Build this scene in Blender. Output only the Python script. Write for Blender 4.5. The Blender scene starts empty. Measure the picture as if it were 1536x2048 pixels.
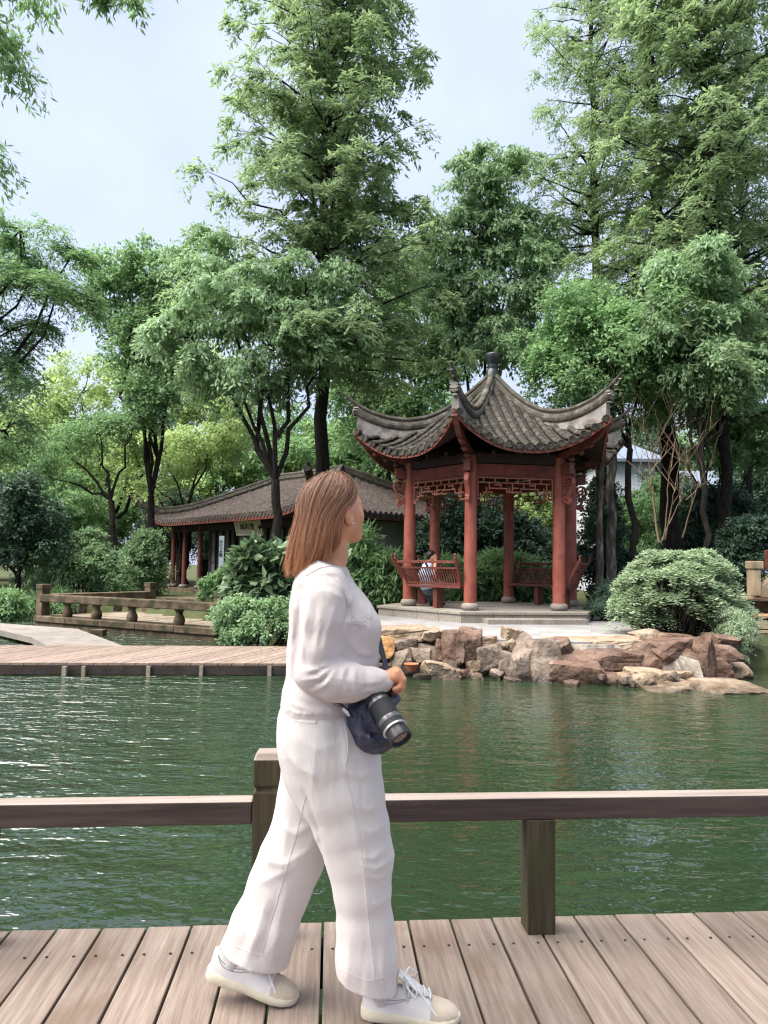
import bpy, math, random
import numpy as np
from mathutils import Vector, Matrix

# ------------------------------------------------------------------ camera, sky, sun, exposure
scene = bpy.context.scene
col = scene.collection
FPX, CX, CY = 1540.0, 768.0, 1024.0            # focal length and centre of the 1536 x 2048 photograph
CAMH = 1.36
PITCH = math.atan(107.0 / FPX)
ROLL = 0.0140
_F = Vector((0, math.cos(PITCH), math.sin(PITCH)))
_R0 = Vector((1, 0, 0)); _U0 = Vector((0, -math.sin(PITCH), math.cos(PITCH)))
_R = _R0 * math.cos(ROLL) + _U0 * math.sin(ROLL)
_U = _U0 * math.cos(ROLL) - _R0 * math.sin(ROLL)
CAM = Vector((0, 0, CAMH))
cd = bpy.data.cameras.new('view_camera'); cam = bpy.data.objects.new('view_camera', cd); col.objects.link(cam)
M = Matrix.Identity(4)
for r in range(3):
    M[r][0], M[r][1], M[r][2], M[r][3] = _R[r], _U[r], -_F[r], CAM[r]
cam.matrix_world = M
cd.sensor_fit = 'VERTICAL'; cd.sensor_height = 36.0; cd.lens = 36.0 * FPX / 2048.0
cd.clip_start = 0.05; cd.clip_end = 3000
scene.camera = cam

SUN_EL, SUN_AZ = math.radians(62), math.radians(-108)      # azimuth measured from +Y towards +X
world = bpy.data.worlds.new('World'); scene.world = world; world.use_nodes = True
wn = world.node_tree.nodes; wl = world.node_tree.links; wn.clear()
sky = wn.new('ShaderNodeTexSky'); sky.sky_type = 'NISHITA'; sky.sun_disc = False
sky.sun_elevation = SUN_EL; sky.sun_rotation = SUN_AZ
sky.air_density = 1.0; sky.dust_density = 4.0; sky.ozone_density = 1.5; sky.altitude = 20
veil = wn.new('ShaderNodeMix'); veil.data_type = 'RGBA'; veil.inputs[0].default_value = 0.5
veil.inputs[7].default_value = (5.7, 6.4, 8.6, 1)             # thin uneven high cloud over the whole sky
wtc = wn.new('ShaderNodeTexCoord'); wnz = wn.new('ShaderNodeTexNoise'); wnz.inputs['Scale'].default_value = 2.6; wnz.inputs['Detail'].default_value = 5; wnz.inputs['Roughness'].default_value = .55
wmr = wn.new('ShaderNodeMapRange'); wmr.inputs[1].default_value = .36; wmr.inputs[2].default_value = .66; wmr.inputs[3].default_value = .62; wmr.inputs[4].default_value = .88
wl.new(wtc.outputs['Generated'], wnz.inputs['Vector']); wl.new(wnz.outputs[0], wmr.inputs[0]); wl.new(wmr.outputs[0], veil.inputs[0])
bg = wn.new('ShaderNodeBackground'); bg.inputs[1].default_value = 0.055
wo = wn.new('ShaderNodeOutputWorld')
wl.new(sky.outputs[0], veil.inputs[6]); wl.new(veil.outputs[2], bg.inputs[0]); wl.new(bg.outputs[0], wo.inputs[0])
sl = bpy.data.lights.new('sun', 'SUN'); sl.energy = 5.0; sl.angle = math.radians(70); sl.color = (1.0, 0.95, 0.87)
sun = bpy.data.objects.new('sun', sl); col.objects.link(sun)
sd = Vector((math.sin(SUN_AZ) * math.cos(SUN_EL), math.cos(SUN_AZ) * math.cos(SUN_EL), math.sin(SUN_EL)))
sun.rotation_euler = sd.to_track_quat('Z', 'Y').to_euler(); sun.location = (0, 0, 40)
vs = scene.view_settings
scene.display_settings.display_device = 'sRGB'
vs.view_transform = 'Standard'; vs.look = 'None'; vs.exposure = 1.6; vs.gamma = 1.0; vs.use_curve_mapping = False
scene.render.engine = 'CYCLES'
cy = scene.cycles
cy.max_bounces = 7; cy.diffuse_bounces = 3; cy.glossy_bounces = 3; cy.transmission_bounces = 4
cy.caustics_reflective = False; cy.caustics_refractive = False; cy.use_denoising = True; cy.filter_width = 1.3

# ------------------------------------------------------------------ helpers
rng = np.random.default_rng(7)
def ray(px, py):
    return _R * ((px - CX) / FPX) + _U * ((CY - py) / FPX) + _F
def at(px, py, Y):                       # the point seen at a pixel, at depth Y
    d = ray(px, py); return CAM + d * (Y / d.y)
def at_z(px, py, z):                     # the point seen at a pixel, at height z
    d = ray(px, py); return CAM + d * ((z - CAMH) / d.z)
def tag(o, label=None, cat=None, group=None, kind=None):
    if label: o['label'] = label
    if cat: o['category'] = cat
    if group: o['group'] = group
    if kind: o['kind'] = kind
    return o
def link(o, parent=None):
    col.objects.link(o)
    if parent is not None: o.parent = parent
    return o
def empty(name, loc=(0, 0, 0), rz=0.0):
    o = bpy.data.objects.new(name, None); o.location = loc; o.rotation_euler = (0, 0, rz)
    o.empty_display_size = .1; return link(o)
def add_parent(o, parent):               # keep world-space vertices while parenting to an Empty that is not at the origin
    o.parent = parent
    o.matrix_parent_inverse = Matrix.LocRotScale(parent.location, parent.rotation_euler, parent.scale).inverted()
def np_mesh(name, V, faces, mat=None, smooth=False, mats=None, midx=None):
    """V (n,3); faces: (m,k) array or a list of such arrays"""
    me = bpy.data.meshes.new(name)
    V = np.asarray(V, np.float32)
    fl = faces if (isinstance(faces, list) and np.ndim(faces[0]) == 2) else [faces]
    fl = [np.asarray(a, np.int32) for a in fl if len(a)]
    loops = np.concatenate([a.ravel() for a in fl])
    sizes = np.concatenate([np.full(len(a), a.shape[1], np.int32) for a in fl])
    starts = np.concatenate([[0], np.cumsum(sizes)[:-1]]).astype(np.int32)
    me.vertices.add(len(V)); me.vertices.foreach_set('co', V.ravel())
    me.loops.add(len(loops)); me.loops.foreach_set('vertex_index', loops)
    me.polygons.add(len(sizes)); me.polygons.foreach_set('loop_start', starts); me.polygons.foreach_set('loop_total', sizes)
    me.polygons.foreach_set('use_smooth', np.full(len(sizes), bool(smooth)))
    if midx is not None: me.polygons.foreach_set('material_index', np.asarray(midx, np.int32))
    me.update(calc_edges=True)
    for m in (mats or ([mat] if mat else [])): me.materials.append(m)
    return me
class MB:
    """collects boxes, tubes and lofts into one mesh"""
    def __init__(s): s.v = []; s.q = []; s.t = []; s.n = 0
    def add(s, V, Q=None, T=None):
        V = np.asarray(V, float).reshape(-1, 3)
        if Q is not None and len(Q): s.q.append(np.asarray(Q, int) + s.n)
        if T is not None and len(T): s.t.append(np.asarray(T, int) + s.n)
        s.v.append(V); s.n += len(V); return s
    def box(s, c, size, R=None):
        h = np.array(size) / 2.0
        P = np.array([[x, y, z] for z in (-1, 1) for y in (-1, 1) for x in (-1, 1)], float) * h
        if R is not None: P = P @ np.array(R.to_3x3() if hasattr(R, 'to_3x3') else R).T
        return s.add(P + np.array(c), [[0, 2, 3, 1], [4, 5, 7, 6], [0, 1, 5, 4], [1, 3, 7, 5], [3, 2, 6, 7], [2, 0, 4, 6]])
    def hexa(s, P):                      # eight points: lower four then upper four, both counter-clockwise
        return s.add(P, [[3, 2, 1, 0], [4, 5, 6, 7], [0, 1, 5, 4], [1, 2, 6, 5], [2, 3, 7, 6], [3, 0, 4, 7]])
    def bar(s, a, b, w, h, up=(0, 0, 1)):
        a = Vector(a); b = Vector(b); d = (b - a); L = d.length; d.normalize()
        u = Vector(up); x = d.cross(u)
        if x.length < 1e-4: x = d.cross(Vector((1, 0, 0)))
        x.normalize(); z = x.cross(d)
        R = np.array([[x[i], d[i], z[i]] for i in range(3)])
        return s.box((a + b) / 2, (w, L, h), R)
    def loft(s, rings, closed=True, caps=True):
        rings = [np.asarray(r, float) for r in rings]; k = len(rings[0]); n = len(rings)
        V = np.concatenate(rings); Q = []
        for i in range(n - 1):
            for j in range(k if closed else k - 1):
                a = i * k + j; b = i * k + (j + 1) % k
                Q.append([a, b, b + k, a + k])
        s.add(V, Q)
        if caps and closed:
            for rr, fl in ((rings[0], True), (rings[-1], False)):
                c = rr.mean(0); idx = [[0, 1 + (j + 1) % k, 1 + j] if fl else [0, 1 + j, 1 + (j + 1) % k] for j in range(k)]
                s.add(np.concatenate([[c], rr]), None, idx)
        return s
    def tube(s, path, rad, n=8, caps=True, flat=1.0):
        path = [Vector(p) for p in path]; m = len(path)
        rad = [rad] * m if np.isscalar(rad) else list(rad)
        rings = []; px = None
        for i, p in enumerate(path):
            d = (path[min(i + 1, m - 1)] - path[max(i - 1, 0)]).normalized()
            if px is None:
                px = d.cross(Vector((0, 0, 1)))
                if px.length < .05: px = d.cross(Vector((0, 1, 0)))
            px = (px - d * px.dot(d)).normalized(); py = d.cross(px)
            a = np.arange(n) * 2 * np.pi / n
            rings.append(np.array(p) + rad[i] * (np.outer(np.cos(a), np.array(px)) + flat * np.outer(np.sin(a), np.array(py))))
        return s.loft(rings, True, caps)
    def lathe(s, prof, c=(0, 0, 0), n=16):
        a = np.arange(n) * 2 * np.pi / n
        return s.loft([np.stack([c[0] + r * np.cos(a), c[1] + r * np.sin(a), np.full(n, c[2] + z)], 1) for r, z in prof])
    def prism(s, poly, z0, z1):
        k = len(poly)
        lo = [(p[0], p[1], z0) for p in poly]; hi = [(p[0], p[1], z1) for p in poly]
        return s.loft([lo, hi])
    def mesh(s, name, mat=None, smooth=False):
        return np_mesh(name, np.concatenate(s.v), [np.concatenate(x) for x in (s.q, s.t) if x], mat, smooth)
    def build(s, name, mat=None, parent=None, smooth=False, bevel=0.0):
        o = bpy.data.objects.new(name, s.mesh(name, mat, smooth)); link(o)
        if parent is not None:
            if parent.type == 'EMPTY' and parent.location.length > 0: add_parent(o, parent)
            else: o.parent = parent
        if bevel: add_bevel(o, bevel)
        return o
def add_bevel(o, w, seg=2):
    b = o.modifiers.new('Bevel', 'BEVEL'); b.width = w; b.segments = seg; b.limit_method = 'ANGLE'; b.angle_limit = math.radians(35)
def copy_tree(o, parent=None):
    c = o.copy(); col.objects.link(c)
    if parent is not None: c.parent = parent
    for ch in [x for x in o.children]: copy_tree(ch, c)
    return c

# ------------------------------------------------------------------ materials
MATS = {}
def nmat(name):
    m = bpy.data.materials.new(name); m.use_nodes = True; MATS[name] = m
    nt = m.node_tree; nt.nodes.clear(); return m, nt, nt.nodes, nt.links
def pmat(name, cols, scale=4.0, stretch=(1, 1, 1), rough=.75, spec=.25, bump=.15, bscale=30.0, bstretch=None, objvar=0.0,
         stain=None, detail=6.0, bdist=.02, metallic=0.0, coat=0.0, island=False, sheen=0.0, rot=None):
    """principled surface: colour ramp over stretched noise, shifted for every object; stain = (colour, scale, threshold, strength)"""
    m, nt, N, L = nmat(name)
    out = N.new('ShaderNodeOutputMaterial'); b = N.new('ShaderNodeBsdfPrincipled'); L.new(b.outputs[0], out.inputs[0])
    b.inputs['Roughness'].default_value = rough; b.inputs['Specular IOR Level'].default_value = spec
    b.inputs['Metallic'].default_value = metallic; b.inputs['Coat Weight'].default_value = coat
    b.inputs['Sheen Weight'].default_value = sheen
    tc = N.new('ShaderNodeTexCoord'); oi = N.new('ShaderNodeObjectInfo')
    mul = N.new('ShaderNodeMath'); mul.operation = 'MULTIPLY'; mul.inputs[1].default_value = 37.0; L.new(oi.outputs['Random'], mul.inputs[0])
    ad = N.new('ShaderNodeVectorMath'); ad.operation = 'ADD'; L.new(tc.outputs['Object'], ad.inputs[0]); L.new(mul.outputs[0], ad.inputs[1])
    mp = N.new('ShaderNodeMapping'); mp.inputs['Scale'].default_value = stretch; L.new(ad.outputs[0], mp.inputs[0])
    if rot: mp.inputs['Rotation'].default_value = rot
    nz = N.new('ShaderNodeTexNoise'); nz.inputs['Scale'].default_value = scale; nz.inputs['Detail'].default_value = detail
    nz.inputs['Roughness'].default_value = .62; L.new(mp.outputs[0], nz.inputs['Vector'])
    rp = N.new('ShaderNodeValToRGB'); L.new(nz.outputs[0], rp.inputs[0])
    el = rp.color_ramp.elements; n = len(cols)
    while len(el) < n: el.new(.5)
    for i, c in enumerate(cols):
        el[i].position = .3 + .4 * i / max(1, n - 1); el[i].color = (*c, 1)
    cur = rp.outputs[0]
    if stain:
        sc, ss, st, sa = stain
        n2 = N.new('ShaderNodeTexNoise'); n2.inputs['Scale'].default_value = ss; n2.inputs['Detail'].default_value = 5; L.new(ad.outputs[0], n2.inputs['Vector'])
        r2 = N.new('ShaderNodeMapRange'); r2.inputs[1].default_value = st; r2.inputs[2].default_value = st + .12; r2.inputs[4].default_value = sa
        L.new(n2.outputs[0], r2.inputs[0])
        mx = N.new('ShaderNodeMix'); mx.data_type = 'RGBA'; mx.inputs[7].default_value = (*sc, 1)
        L.new(r2.outputs[0], mx.inputs[0]); L.new(cur, mx.inputs[6]); cur = mx.outputs[2]
    if objvar:
        src = oi.outputs['Random']
        if island:
            g = N.new('ShaderNodeNewGeometry'); src = g.outputs['Random Per Island']
        mr = N.new('ShaderNodeMapRange'); mr.inputs[3].default_value = 1 - objvar; mr.inputs[4].default_value = 1 + objvar; L.new(src, mr.inputs[0])
        h = N.new('ShaderNodeHueSaturation'); L.new(mr.outputs[0], h.inputs['Value']); L.new(cur, h.inputs['Color']); cur = h.outputs[0]
    L.new(cur, b.inputs['Base Color'])
    if bump:
        nb = N.new('ShaderNodeTexNoise'); nb.inputs['Scale'].default_value = bscale; nb.inputs['Detail'].default_value = 5
        m2 = N.new('ShaderNodeMapping'); m2.inputs['Scale'].default_value = bstretch or stretch; L.new(ad.outputs[0], m2.inputs[0]); L.new(m2.outputs[0], nb.inputs['Vector'])
        if rot: m2.inputs['Rotation'].default_value = rot
        bp = N.new('ShaderNodeBump'); bp.inputs['Strength'].default_value = bump; bp.inputs['Distance'].default_value = bdist
        L.new(nb.outputs[0], bp.inputs['Height']); L.new(bp.outputs[0], b.inputs['Normal'])
    return m
def leafmat(name, c1, c2, trans=.35, rough=.5, spec=.35, vary=.35):
    m, nt, N, L = nmat(name)
    out = N.new('ShaderNodeOutputMaterial')
    g = N.new('ShaderNodeNewGeometry')
    mx = N.new('ShaderNodeMix'); mx.data_type = 'RGBA'; mx.inputs[6].default_value = (*c1, 1); mx.inputs[7].default_value = (*c2, 1)
    L.new(g.outputs['Random Per Island'], mx.inputs[0])
    b = N.new('ShaderNodeBsdfPrincipled'); b.inputs['Roughness'].default_value = rough; b.inputs['Specular IOR Level'].default_value = spec
    t = N.new('ShaderNodeBsdfTranslucent')
    hs = N.new('ShaderNodeHueSaturation'); hs.inputs['Hue'].default_value = .493; hs.inputs['Saturation'].default_value = 1.1; hs.inputs['Value'].default_value = 1.35
    L.new(mx.outputs[2], b.inputs['Base Color']); L.new(mx.outputs[2], hs.inputs['Color']); L.new(hs.outputs[0], t.inputs['Color'])
    ms = N.new('ShaderNodeMixShader'); ms.inputs[0].default_value = trans
    L.new(b.outputs[0], ms.inputs[1]); L.new(t.outputs[0], ms.inputs[2]); L.new(ms.outputs[0], out.inputs[0])
    return m
# ------------------------------------------------------------------ setting: ground, pond, decks, terrace
WATER_Z = -.31
DA = .088                                               # the boardwalks run at this slope across the view
Ud = Vector((1, DA, 0)).normalized(); Vd = Vector((-DA, 1, 0)).normalized()
Pd = Vector((-.0675, 1, 0)).normalized()                # plank direction
m_plank = pmat('weathered_plank', [(.16, .12, .098), (.228, .178, .149), (.295, .24, .208)], scale=6.0, stretch=(11, .5, 11), detail=10, rough=.72, spec=.2,
               bump=.4, bscale=9, bstretch=(30, 1.1, 30), objvar=.2, stain=((.15, .095, .065), 2.2, .57, .55), bdist=.004)
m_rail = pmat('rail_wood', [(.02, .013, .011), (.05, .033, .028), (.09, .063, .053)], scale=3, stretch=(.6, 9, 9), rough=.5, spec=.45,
              bump=.25, bscale=10, bstretch=(.8, 26, 26), objvar=.08, bdist=.003)  # darkened to paint in the shade on the rail's front face
m_bleach_skylit = pmat('bleached_skylit_wood', [(.21, .165, .14), (.30, .245, .215), (.38, .32, .29)], scale=3, stretch=(.6, 9, 9), rough=.6, spec=.3, bump=.2, bscale=10, bstretch=(.8, 26, 26), bdist=.003)  # pale from wear and from sky reflection painted into the colour
m_post = pmat('post_wood', [(.028, .021, .013), (.06, .048, .028), (.105, .086, .05)], scale=4, stretch=(9, 9, .6), rough=.68, spec=.25,
              bump=.3, bscale=9, bstretch=(22, 22, .9), stain=((.05, .055, .022), 4.5, .5, .7), bdist=.004)
m_under = pmat('wet_timber', [(.018, .014, .012), (.05, .04, .034)], scale=5, rough=.6, bump=.2)
m_soil = pmat('soil', [(.03, .035, .018), (.05, .06, .025), (.075, .075, .04)], scale=1.3, rough=.95, bump=.5, bscale=12, spec=.1)
m_pave = pmat('pale_paving', [(.17, .163, .16), (.22, .213, .212), (.26, .255, .256)], scale=1.4, rough=.75, spec=.25, bump=.12, bscale=40, stain=((.19, .17, .15), 1.0, .56, .6))
m_granite = pmat('granite', [(.17, .15, .125), (.23, .205, .175), (.29, .26, .225)], scale=26, rough=.8, spec=.2, bump=.12, bscale=70, stain=((.11, .095, .07), 1.6, .55, .65), objvar=.1)
m_stone = pmat('mossy_stone', [(.05, .037, .024), (.105, .077, .052), (.16, .12, .084)], scale=5, rough=.88, spec=.15, bump=.5, bscale=24, stain=((.035, .038, .018), 2.4, .49, .8), objvar=.15)
m_slab = pmat('walk_slab', [(.15, .132, .115), (.20, .178, .158), (.235, .212, .192)], scale=3, rough=.8, bump=.1, bscale=30, stain=((.2, .17, .14), 1.2, .58, .5))

# pond outline (the water reaches under the decks); outside it the ground stands above the water
A0 = at_z(430, 1258, -.05)
pond = [(-60, -9), (60, -9), (60, 13.0), (17, 15.6), (9.6, 16.8), (7.4, 13.3), (4.5, 12.45), (2.2, 12.2), (.4, 12.25), (-1.2, 12.6),
        (-2.6, 15.2), (A0.x + .4, A0.y + .3), (-8.5, 22.6), (-11.6, 25.0), (-16, 24.5), (-22, 21), (-60, 19)]
def poly_sd(P, poly):
    """signed distance in plan: negative inside"""
    P = np.asarray(P, float); n = len(poly); d = np.full(len(P), 1e9); ins = np.zeros(len(P), bool)
    for i in range(n):
        a = np.array(poly[i], float); b = np.array(poly[(i + 1) % n], float); e = b - a; w = P - a
        t = np.clip((w @ e) / (e @ e), 0, 1); d = np.minimum(d, np.linalg.norm(w - t[:, None] * e, axis=1))
        c = ((a[1] > P[:, 1]) != (b[1] > P[:, 1])) & (P[:, 0] < (b[0] - a[0]) * (P[:, 1] - a[1]) / (b[1] - a[1] + 1e-12) + a[0]); ins ^= c
    return np.where(ins, -d, d)
def ground_z(x, y):
    s = poly_sd(np.stack([np.ravel(x), np.ravel(y)], 1), pond)
    rise = .10 + .10 * np.clip((np.ravel(y) - 14) / 10, 0, 1)
    w = np.clip(s / .9 + .15, 0, 1); w = w * w * (3 - 2 * w)
    return -1.3 + (rise + 1.3) * w
n = 150
q = np.linspace(-1, 1, n); gx = 14 * np.sinh(q * 5.2) / np.sinh(5.2) * 60 / 14 * 8 + q * 22; gy = gx + 14
X, Y = np.meshgrid(gx, gy, indexing='ij'); Z = ground_z(X, Y)
Vg = np.stack([X.ravel(), Y.ravel(), Z], 1)
i, j = np.meshgrid(np.arange(n - 1), np.arange(n - 1), indexing='ij'); a = (i * n + j).ravel()
ground = link(bpy.data.objects.new('ground', np_mesh('ground', Vg, np.stack([a, a + n, a + n + 1, a + 1], 1), m_soil, True))); tag(ground, kind='structure')

# water
m_water, nt, N, L = nmat('pond_water')
out = N.new('ShaderNodeOutputMaterial'); b = N.new('ShaderNodeBsdfPrincipled'); L.new(b.outputs[0], out.inputs[0])
b.inputs['Base Color'].default_value = (.0165, .031, .0145, 1); b.inputs['Roughness'].default_value = .035; b.inputs['IOR'].default_value = 1.6; b.inputs['Specular IOR Level'].default_value = .7
tc = N.new('ShaderNodeTexCoord')
def wnoise(scale, stretch, rot, det=2.0, dist=0.0):
    mp = N.new('ShaderNodeMapping'); mp.inputs['Scale'].default_value = stretch; mp.inputs['Rotation'].default_value = (0, 0, rot); L.new(tc.outputs['Object'], mp.inputs[0])
    z = N.new('ShaderNodeTexNoise'); z.inputs['Scale'].default_value = scale; z.inputs['Detail'].default_value = det; z.inputs['Distortion'].default_value = dist
    L.new(mp.outputs[0], z.inputs['Vector']); return z.outputs[0]
def wmath(op, a_, b_):
    k = N.new('ShaderNodeMath'); k.operation = op
    for idx, v in ((0, a_), (1, b_)):
        if isinstance(v, (int, float)): k.inputs[idx].default_value = v
        else: L.new(v, k.inputs[idx])
    return k.outputs[0]
h1 = wmath('MULTIPLY', wnoise(2.2, (.55, 1.25, 1), .12, 2.0, .6), 1.0)
h2 = wmath('MULTIPLY', wnoise(6.5, (.6, 1.2, 1), -.2, 2.0, .8), .42)
h3 = wmath('MULTIPLY', wnoise(17, (.7, 1.1, 1), .3, 1.0, .5), .19)
spx = N.new('ShaderNodeSeparateXYZ'); L.new(tc.outputs['Object'], spx.inputs[0])      # wind-ruffled towards the left, calmer by the rocks
ruf = N.new('ShaderNodeMapRange'); ruf.interpolation_type = 'SMOOTHSTEP'; ruf.inputs[1].default_value = .8; ruf.inputs[2].default_value = -2.6; ruf.inputs[3].default_value = 1.0; ruf.inputs[4].default_value = 5.2
sxy = wmath('ADD', spx.outputs[0], wmath('MULTIPLY', wnoise(.35, (1, 1, 1), .5, 3.0), 2.0)); L.new(sxy, ruf.inputs[0])
hh = wmath('MULTIPLY', wmath('ADD', wmath('ADD', h1, h2), h3), ruf.outputs[0])
bp = N.new('ShaderNodeBump'); bp.inputs['Strength'].default_value = 1.0; bp.inputs['Distance'].default_value = .024
L.new(hh, bp.inputs['Height']); L.new(bp.outputs[0], b.inputs['Normal'])
water = link(bpy.data.objects.new('water', np_mesh('water', [(-60, -9, WATER_Z), (60, -9, WATER_Z), (60, 26, WATER_Z), (-60, 26, WATER_Z)], [[0, 1, 2, 3]], m_water))); tag(water, kind='structure')

# near deck
deck = empty('boardwalk'); tag(deck, kind='structure')
E0 = Vector((0, 3.057, 0))
PW, GAP = .1635, .009
me = None
u0 = -.212
def plank_mesh(L, w, t, name='plank'):
    mb = MB(); mb.box((0, -L / 2, -t / 2), (w, L, t)); return mb.mesh(name, m_plank)
pm = plank_mesh(4.6, PW - GAP, .04)
for k in range(-21, 25):
    u = u0 + (k + .5) * PW
    o = bpy.data.objects.new('plank', pm); o.location = E0 + Ud * u + Pd * float(rng.uniform(-.002, .002)); o.location.z = float(rng.uniform(-.0015, .0015))
    o.rotation_euler = (0, float(rng.uniform(-.004, .004)), math.atan2(-Pd.x, Pd.y) + float(rng.uniform(-.0012, .0012))); link(o, deck); add_bevel(o, .004)
# two screw heads near the end of every plank
m_screw = pmat('screw', [(.03, .022, .018), (.06, .045, .04)], rough=.6, metallic=.3, bump=0)
mb = MB()
for k in range(-21, 25):
    for du in (-.045, .045):
        p = E0 + Ud * (u0 + (k + .5) * PW + du) - Pd * .21
        mb.lathe([(.0052, .0005), (.0048, .003), (.001, .003)], (p.x, p.y, .0005), 8)
o = mb.build('screw', m_screw, deck); tag(o, kind='stuff')
for off, nm in ((-.06, 'joist'), (-1.3, 'joist'), (-2.6, 'joist'), (-4.3, 'joist')):
    mb = MB(); a_ = E0 + Ud * -3.6 + Vd * off; b_ = E0 + Ud * 3.9 + Vd * off
    mb.bar((a_.x, a_.y, -.12), (b_.x, b_.y, -.12), .07, .15); mb.build(nm, m_under, deck)
for u in (-3, -1, 1, 3):
    for off in (-.15, -2.6, -4.2):
        p = E0 + Ud * u + Vd * off; mb = MB(); mb.box((p.x, p.y, -.78), (.12, .12, 1.14)); mb.build('pile', m_under, deck)
# low railing of the near deck
rl = empty('deck_railing', E0 + Ud * .0 + Vd * -.098)
tag(rl, 'low dark timber railing along the edge of the near deck', 'railing')
def rail_seg(u1, u2):
    a_ = E0 + Ud * u1 + Vd * -.098; b_ = E0 + Ud * u2 + Vd * -.098
    mb = MB(); L_ = (b_ - a_).length; mb.box((0, 0, 0), (L_, .085, .082)); o = mb.build('top_rail', m_rail); o.data.materials.append(m_bleach_skylit); o.data.polygons[1].material_index = 1; add_bevel(o, .005)      # upper face: bleached wood with the sky's reflection painted in
    c = (a_ + b_) / 2; o.location = (c.x, c.y, .453); o.rotation_euler = (0, 0, math.atan2(Ud.y, Ud.x))
    o.parent = rl; o.matrix_parent_inverse = Matrix.Translation(-Vector(rl.location))
UP1, UP2 = -.425, .597
rail_seg(-3.4, UP1 - .055); rail_seg(UP1 + .055, 3.4)
def deck_post(u, tall):
    h = .665 if tall else .4115
    mb = MB(); s_ = .0525
    sq = lambda r, z: [(-r, -r, z), (r, -r, z), (r, r, z), (-r, r, z)]
    rings = [sq(s_, 0.0), sq(s_, .525), sq(s_ - .008, .534), sq(s_ - .008, .542), sq(s_, .551), sq(s_, h - .022), sq(s_ - .013, h)] if tall else [sq(s_, 0.0), sq(s_, h)]
    mb.loft(rings); o = mb.build('post', m_post); o.data.materials.append(m_bleach_skylit)
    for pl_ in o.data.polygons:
        if tall and pl_.center.z > h - .015: pl_.material_index = 1  # cap painted paler likewise, bleaching plus sky light
    add_bevel(o, .003)
    p = E0 + Ud * u + Vd * -.098; o.location = (p.x, p.y, .001); o.rotation_euler = (0, 0, math.atan2(Ud.y, Ud.x))
    o.parent = rl; o.matrix_parent_inverse = Matrix.Translation(-Vector(rl.location))
deck_post(UP1, True); deck_post(UP2, False); deck_post(UP2 + 1.02, True); deck_post(UP1 - 1.02, False); deck_post(-2.5, True); deck_post(2.6, False)

# far boardwalk across the pond
fb = empty('far_boardwalk'); tag(fb, kind='structure')
ZB = -.13
F0 = at_z(300, 1326, ZB); F0.z = 0
B0 = at_z(300, 1291.5, ZB)
WB = (Vector((B0.x, B0.y, 0)) - F0).dot(Vd)
m_plank2 = pmat('far_plank', [(.14, .103, .082), (.195, .148, .122), (.24, .19, .16)], scale=3, stretch=(7, 1, 7), rough=.75, spec=.2, bump=.2, bscale=12, objvar=.12)
sk = .42                                                # these planks lie askew to the edge
pw = .2
for k in range(-52, 22):
    u = k * pw
    a_ = F0 + Ud * u; b_ = F0 + Ud * (u + WB * sk) + Vd * WB; w = Ud * (pw - .012)
    mb = MB(); z0 = float(rng.uniform(-.002, .002))
    P = [a_, a_ + w, b_ + w, b_]
    mb.hexa([(p.x, p.y, ZB - .035) for p in P] + [(p.x, p.y, ZB + z0) for p in P]); mb.build('plank', m_plank2, fb)
for off, h, zc in ((.03, .13, ZB - .105), (WB * .5, .12, ZB - .1), (WB - .06, .12, ZB - .1)):
    mb = MB(); a_ = F0 + Ud * -11 + Vd * off; b_ = F0 + Ud * 4.6 + Vd * off; mb.bar((a_.x, a_.y, zc), (b_.x, b_.y, zc), .08, h); mb.build('joist', m_under, fb)
m_pile = pmat('pale_pile', [(.16, .13, .10), (.28, .24, .19)], scale=8, rough=.8, bump=.2)
for px, w in ((132, .06), (170, .05), (299, .055), (404, .05), (540, .06)):
    p = at_z(px, 1326, ZB) - Vd * .05; mb = MB(); mb.box((p.x, p.y, -.66), (w, w, .98)); mb.build('pile', m_pile, fb)
# pale stone walk that leaves the boardwalk towards the left
walk = empty('stone_walk'); tag(walk, kind='structure')
wp = [at_z(x, y, ZB) for x, y in ((-60, 1243), (0, 1246), (155, 1257), (246, 1291), (95, 1291), (62, 1274), (0, 1260), (-60, 1256))]
for idx, q_ in enumerate(((0, 1, 6, 7), (1, 2, 5, 6), (2, 3, 4, 5))):
    mb = MB(); P = [wp[k] for k in q_][::-1]; c = sum(P, Vector()) / 4
    P = [c + (p - c) * .997 for p in P]
    mb.hexa([(p.x, p.y, ZB - .12) for p in P] + [(p.x, p.y, ZB - .004) for p in P]); mb.build('slab', m_slab, walk)
for px, py in ((75, 1284), (20, 1268), (165, 1268)):
    p = at_z(px, py, ZB - .12); mb = MB(); mb.box((p.x + .25, p.y + .25, -.72), (.3, .3, 1.1)); mb.build('pier', m_stone, walk)

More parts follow.
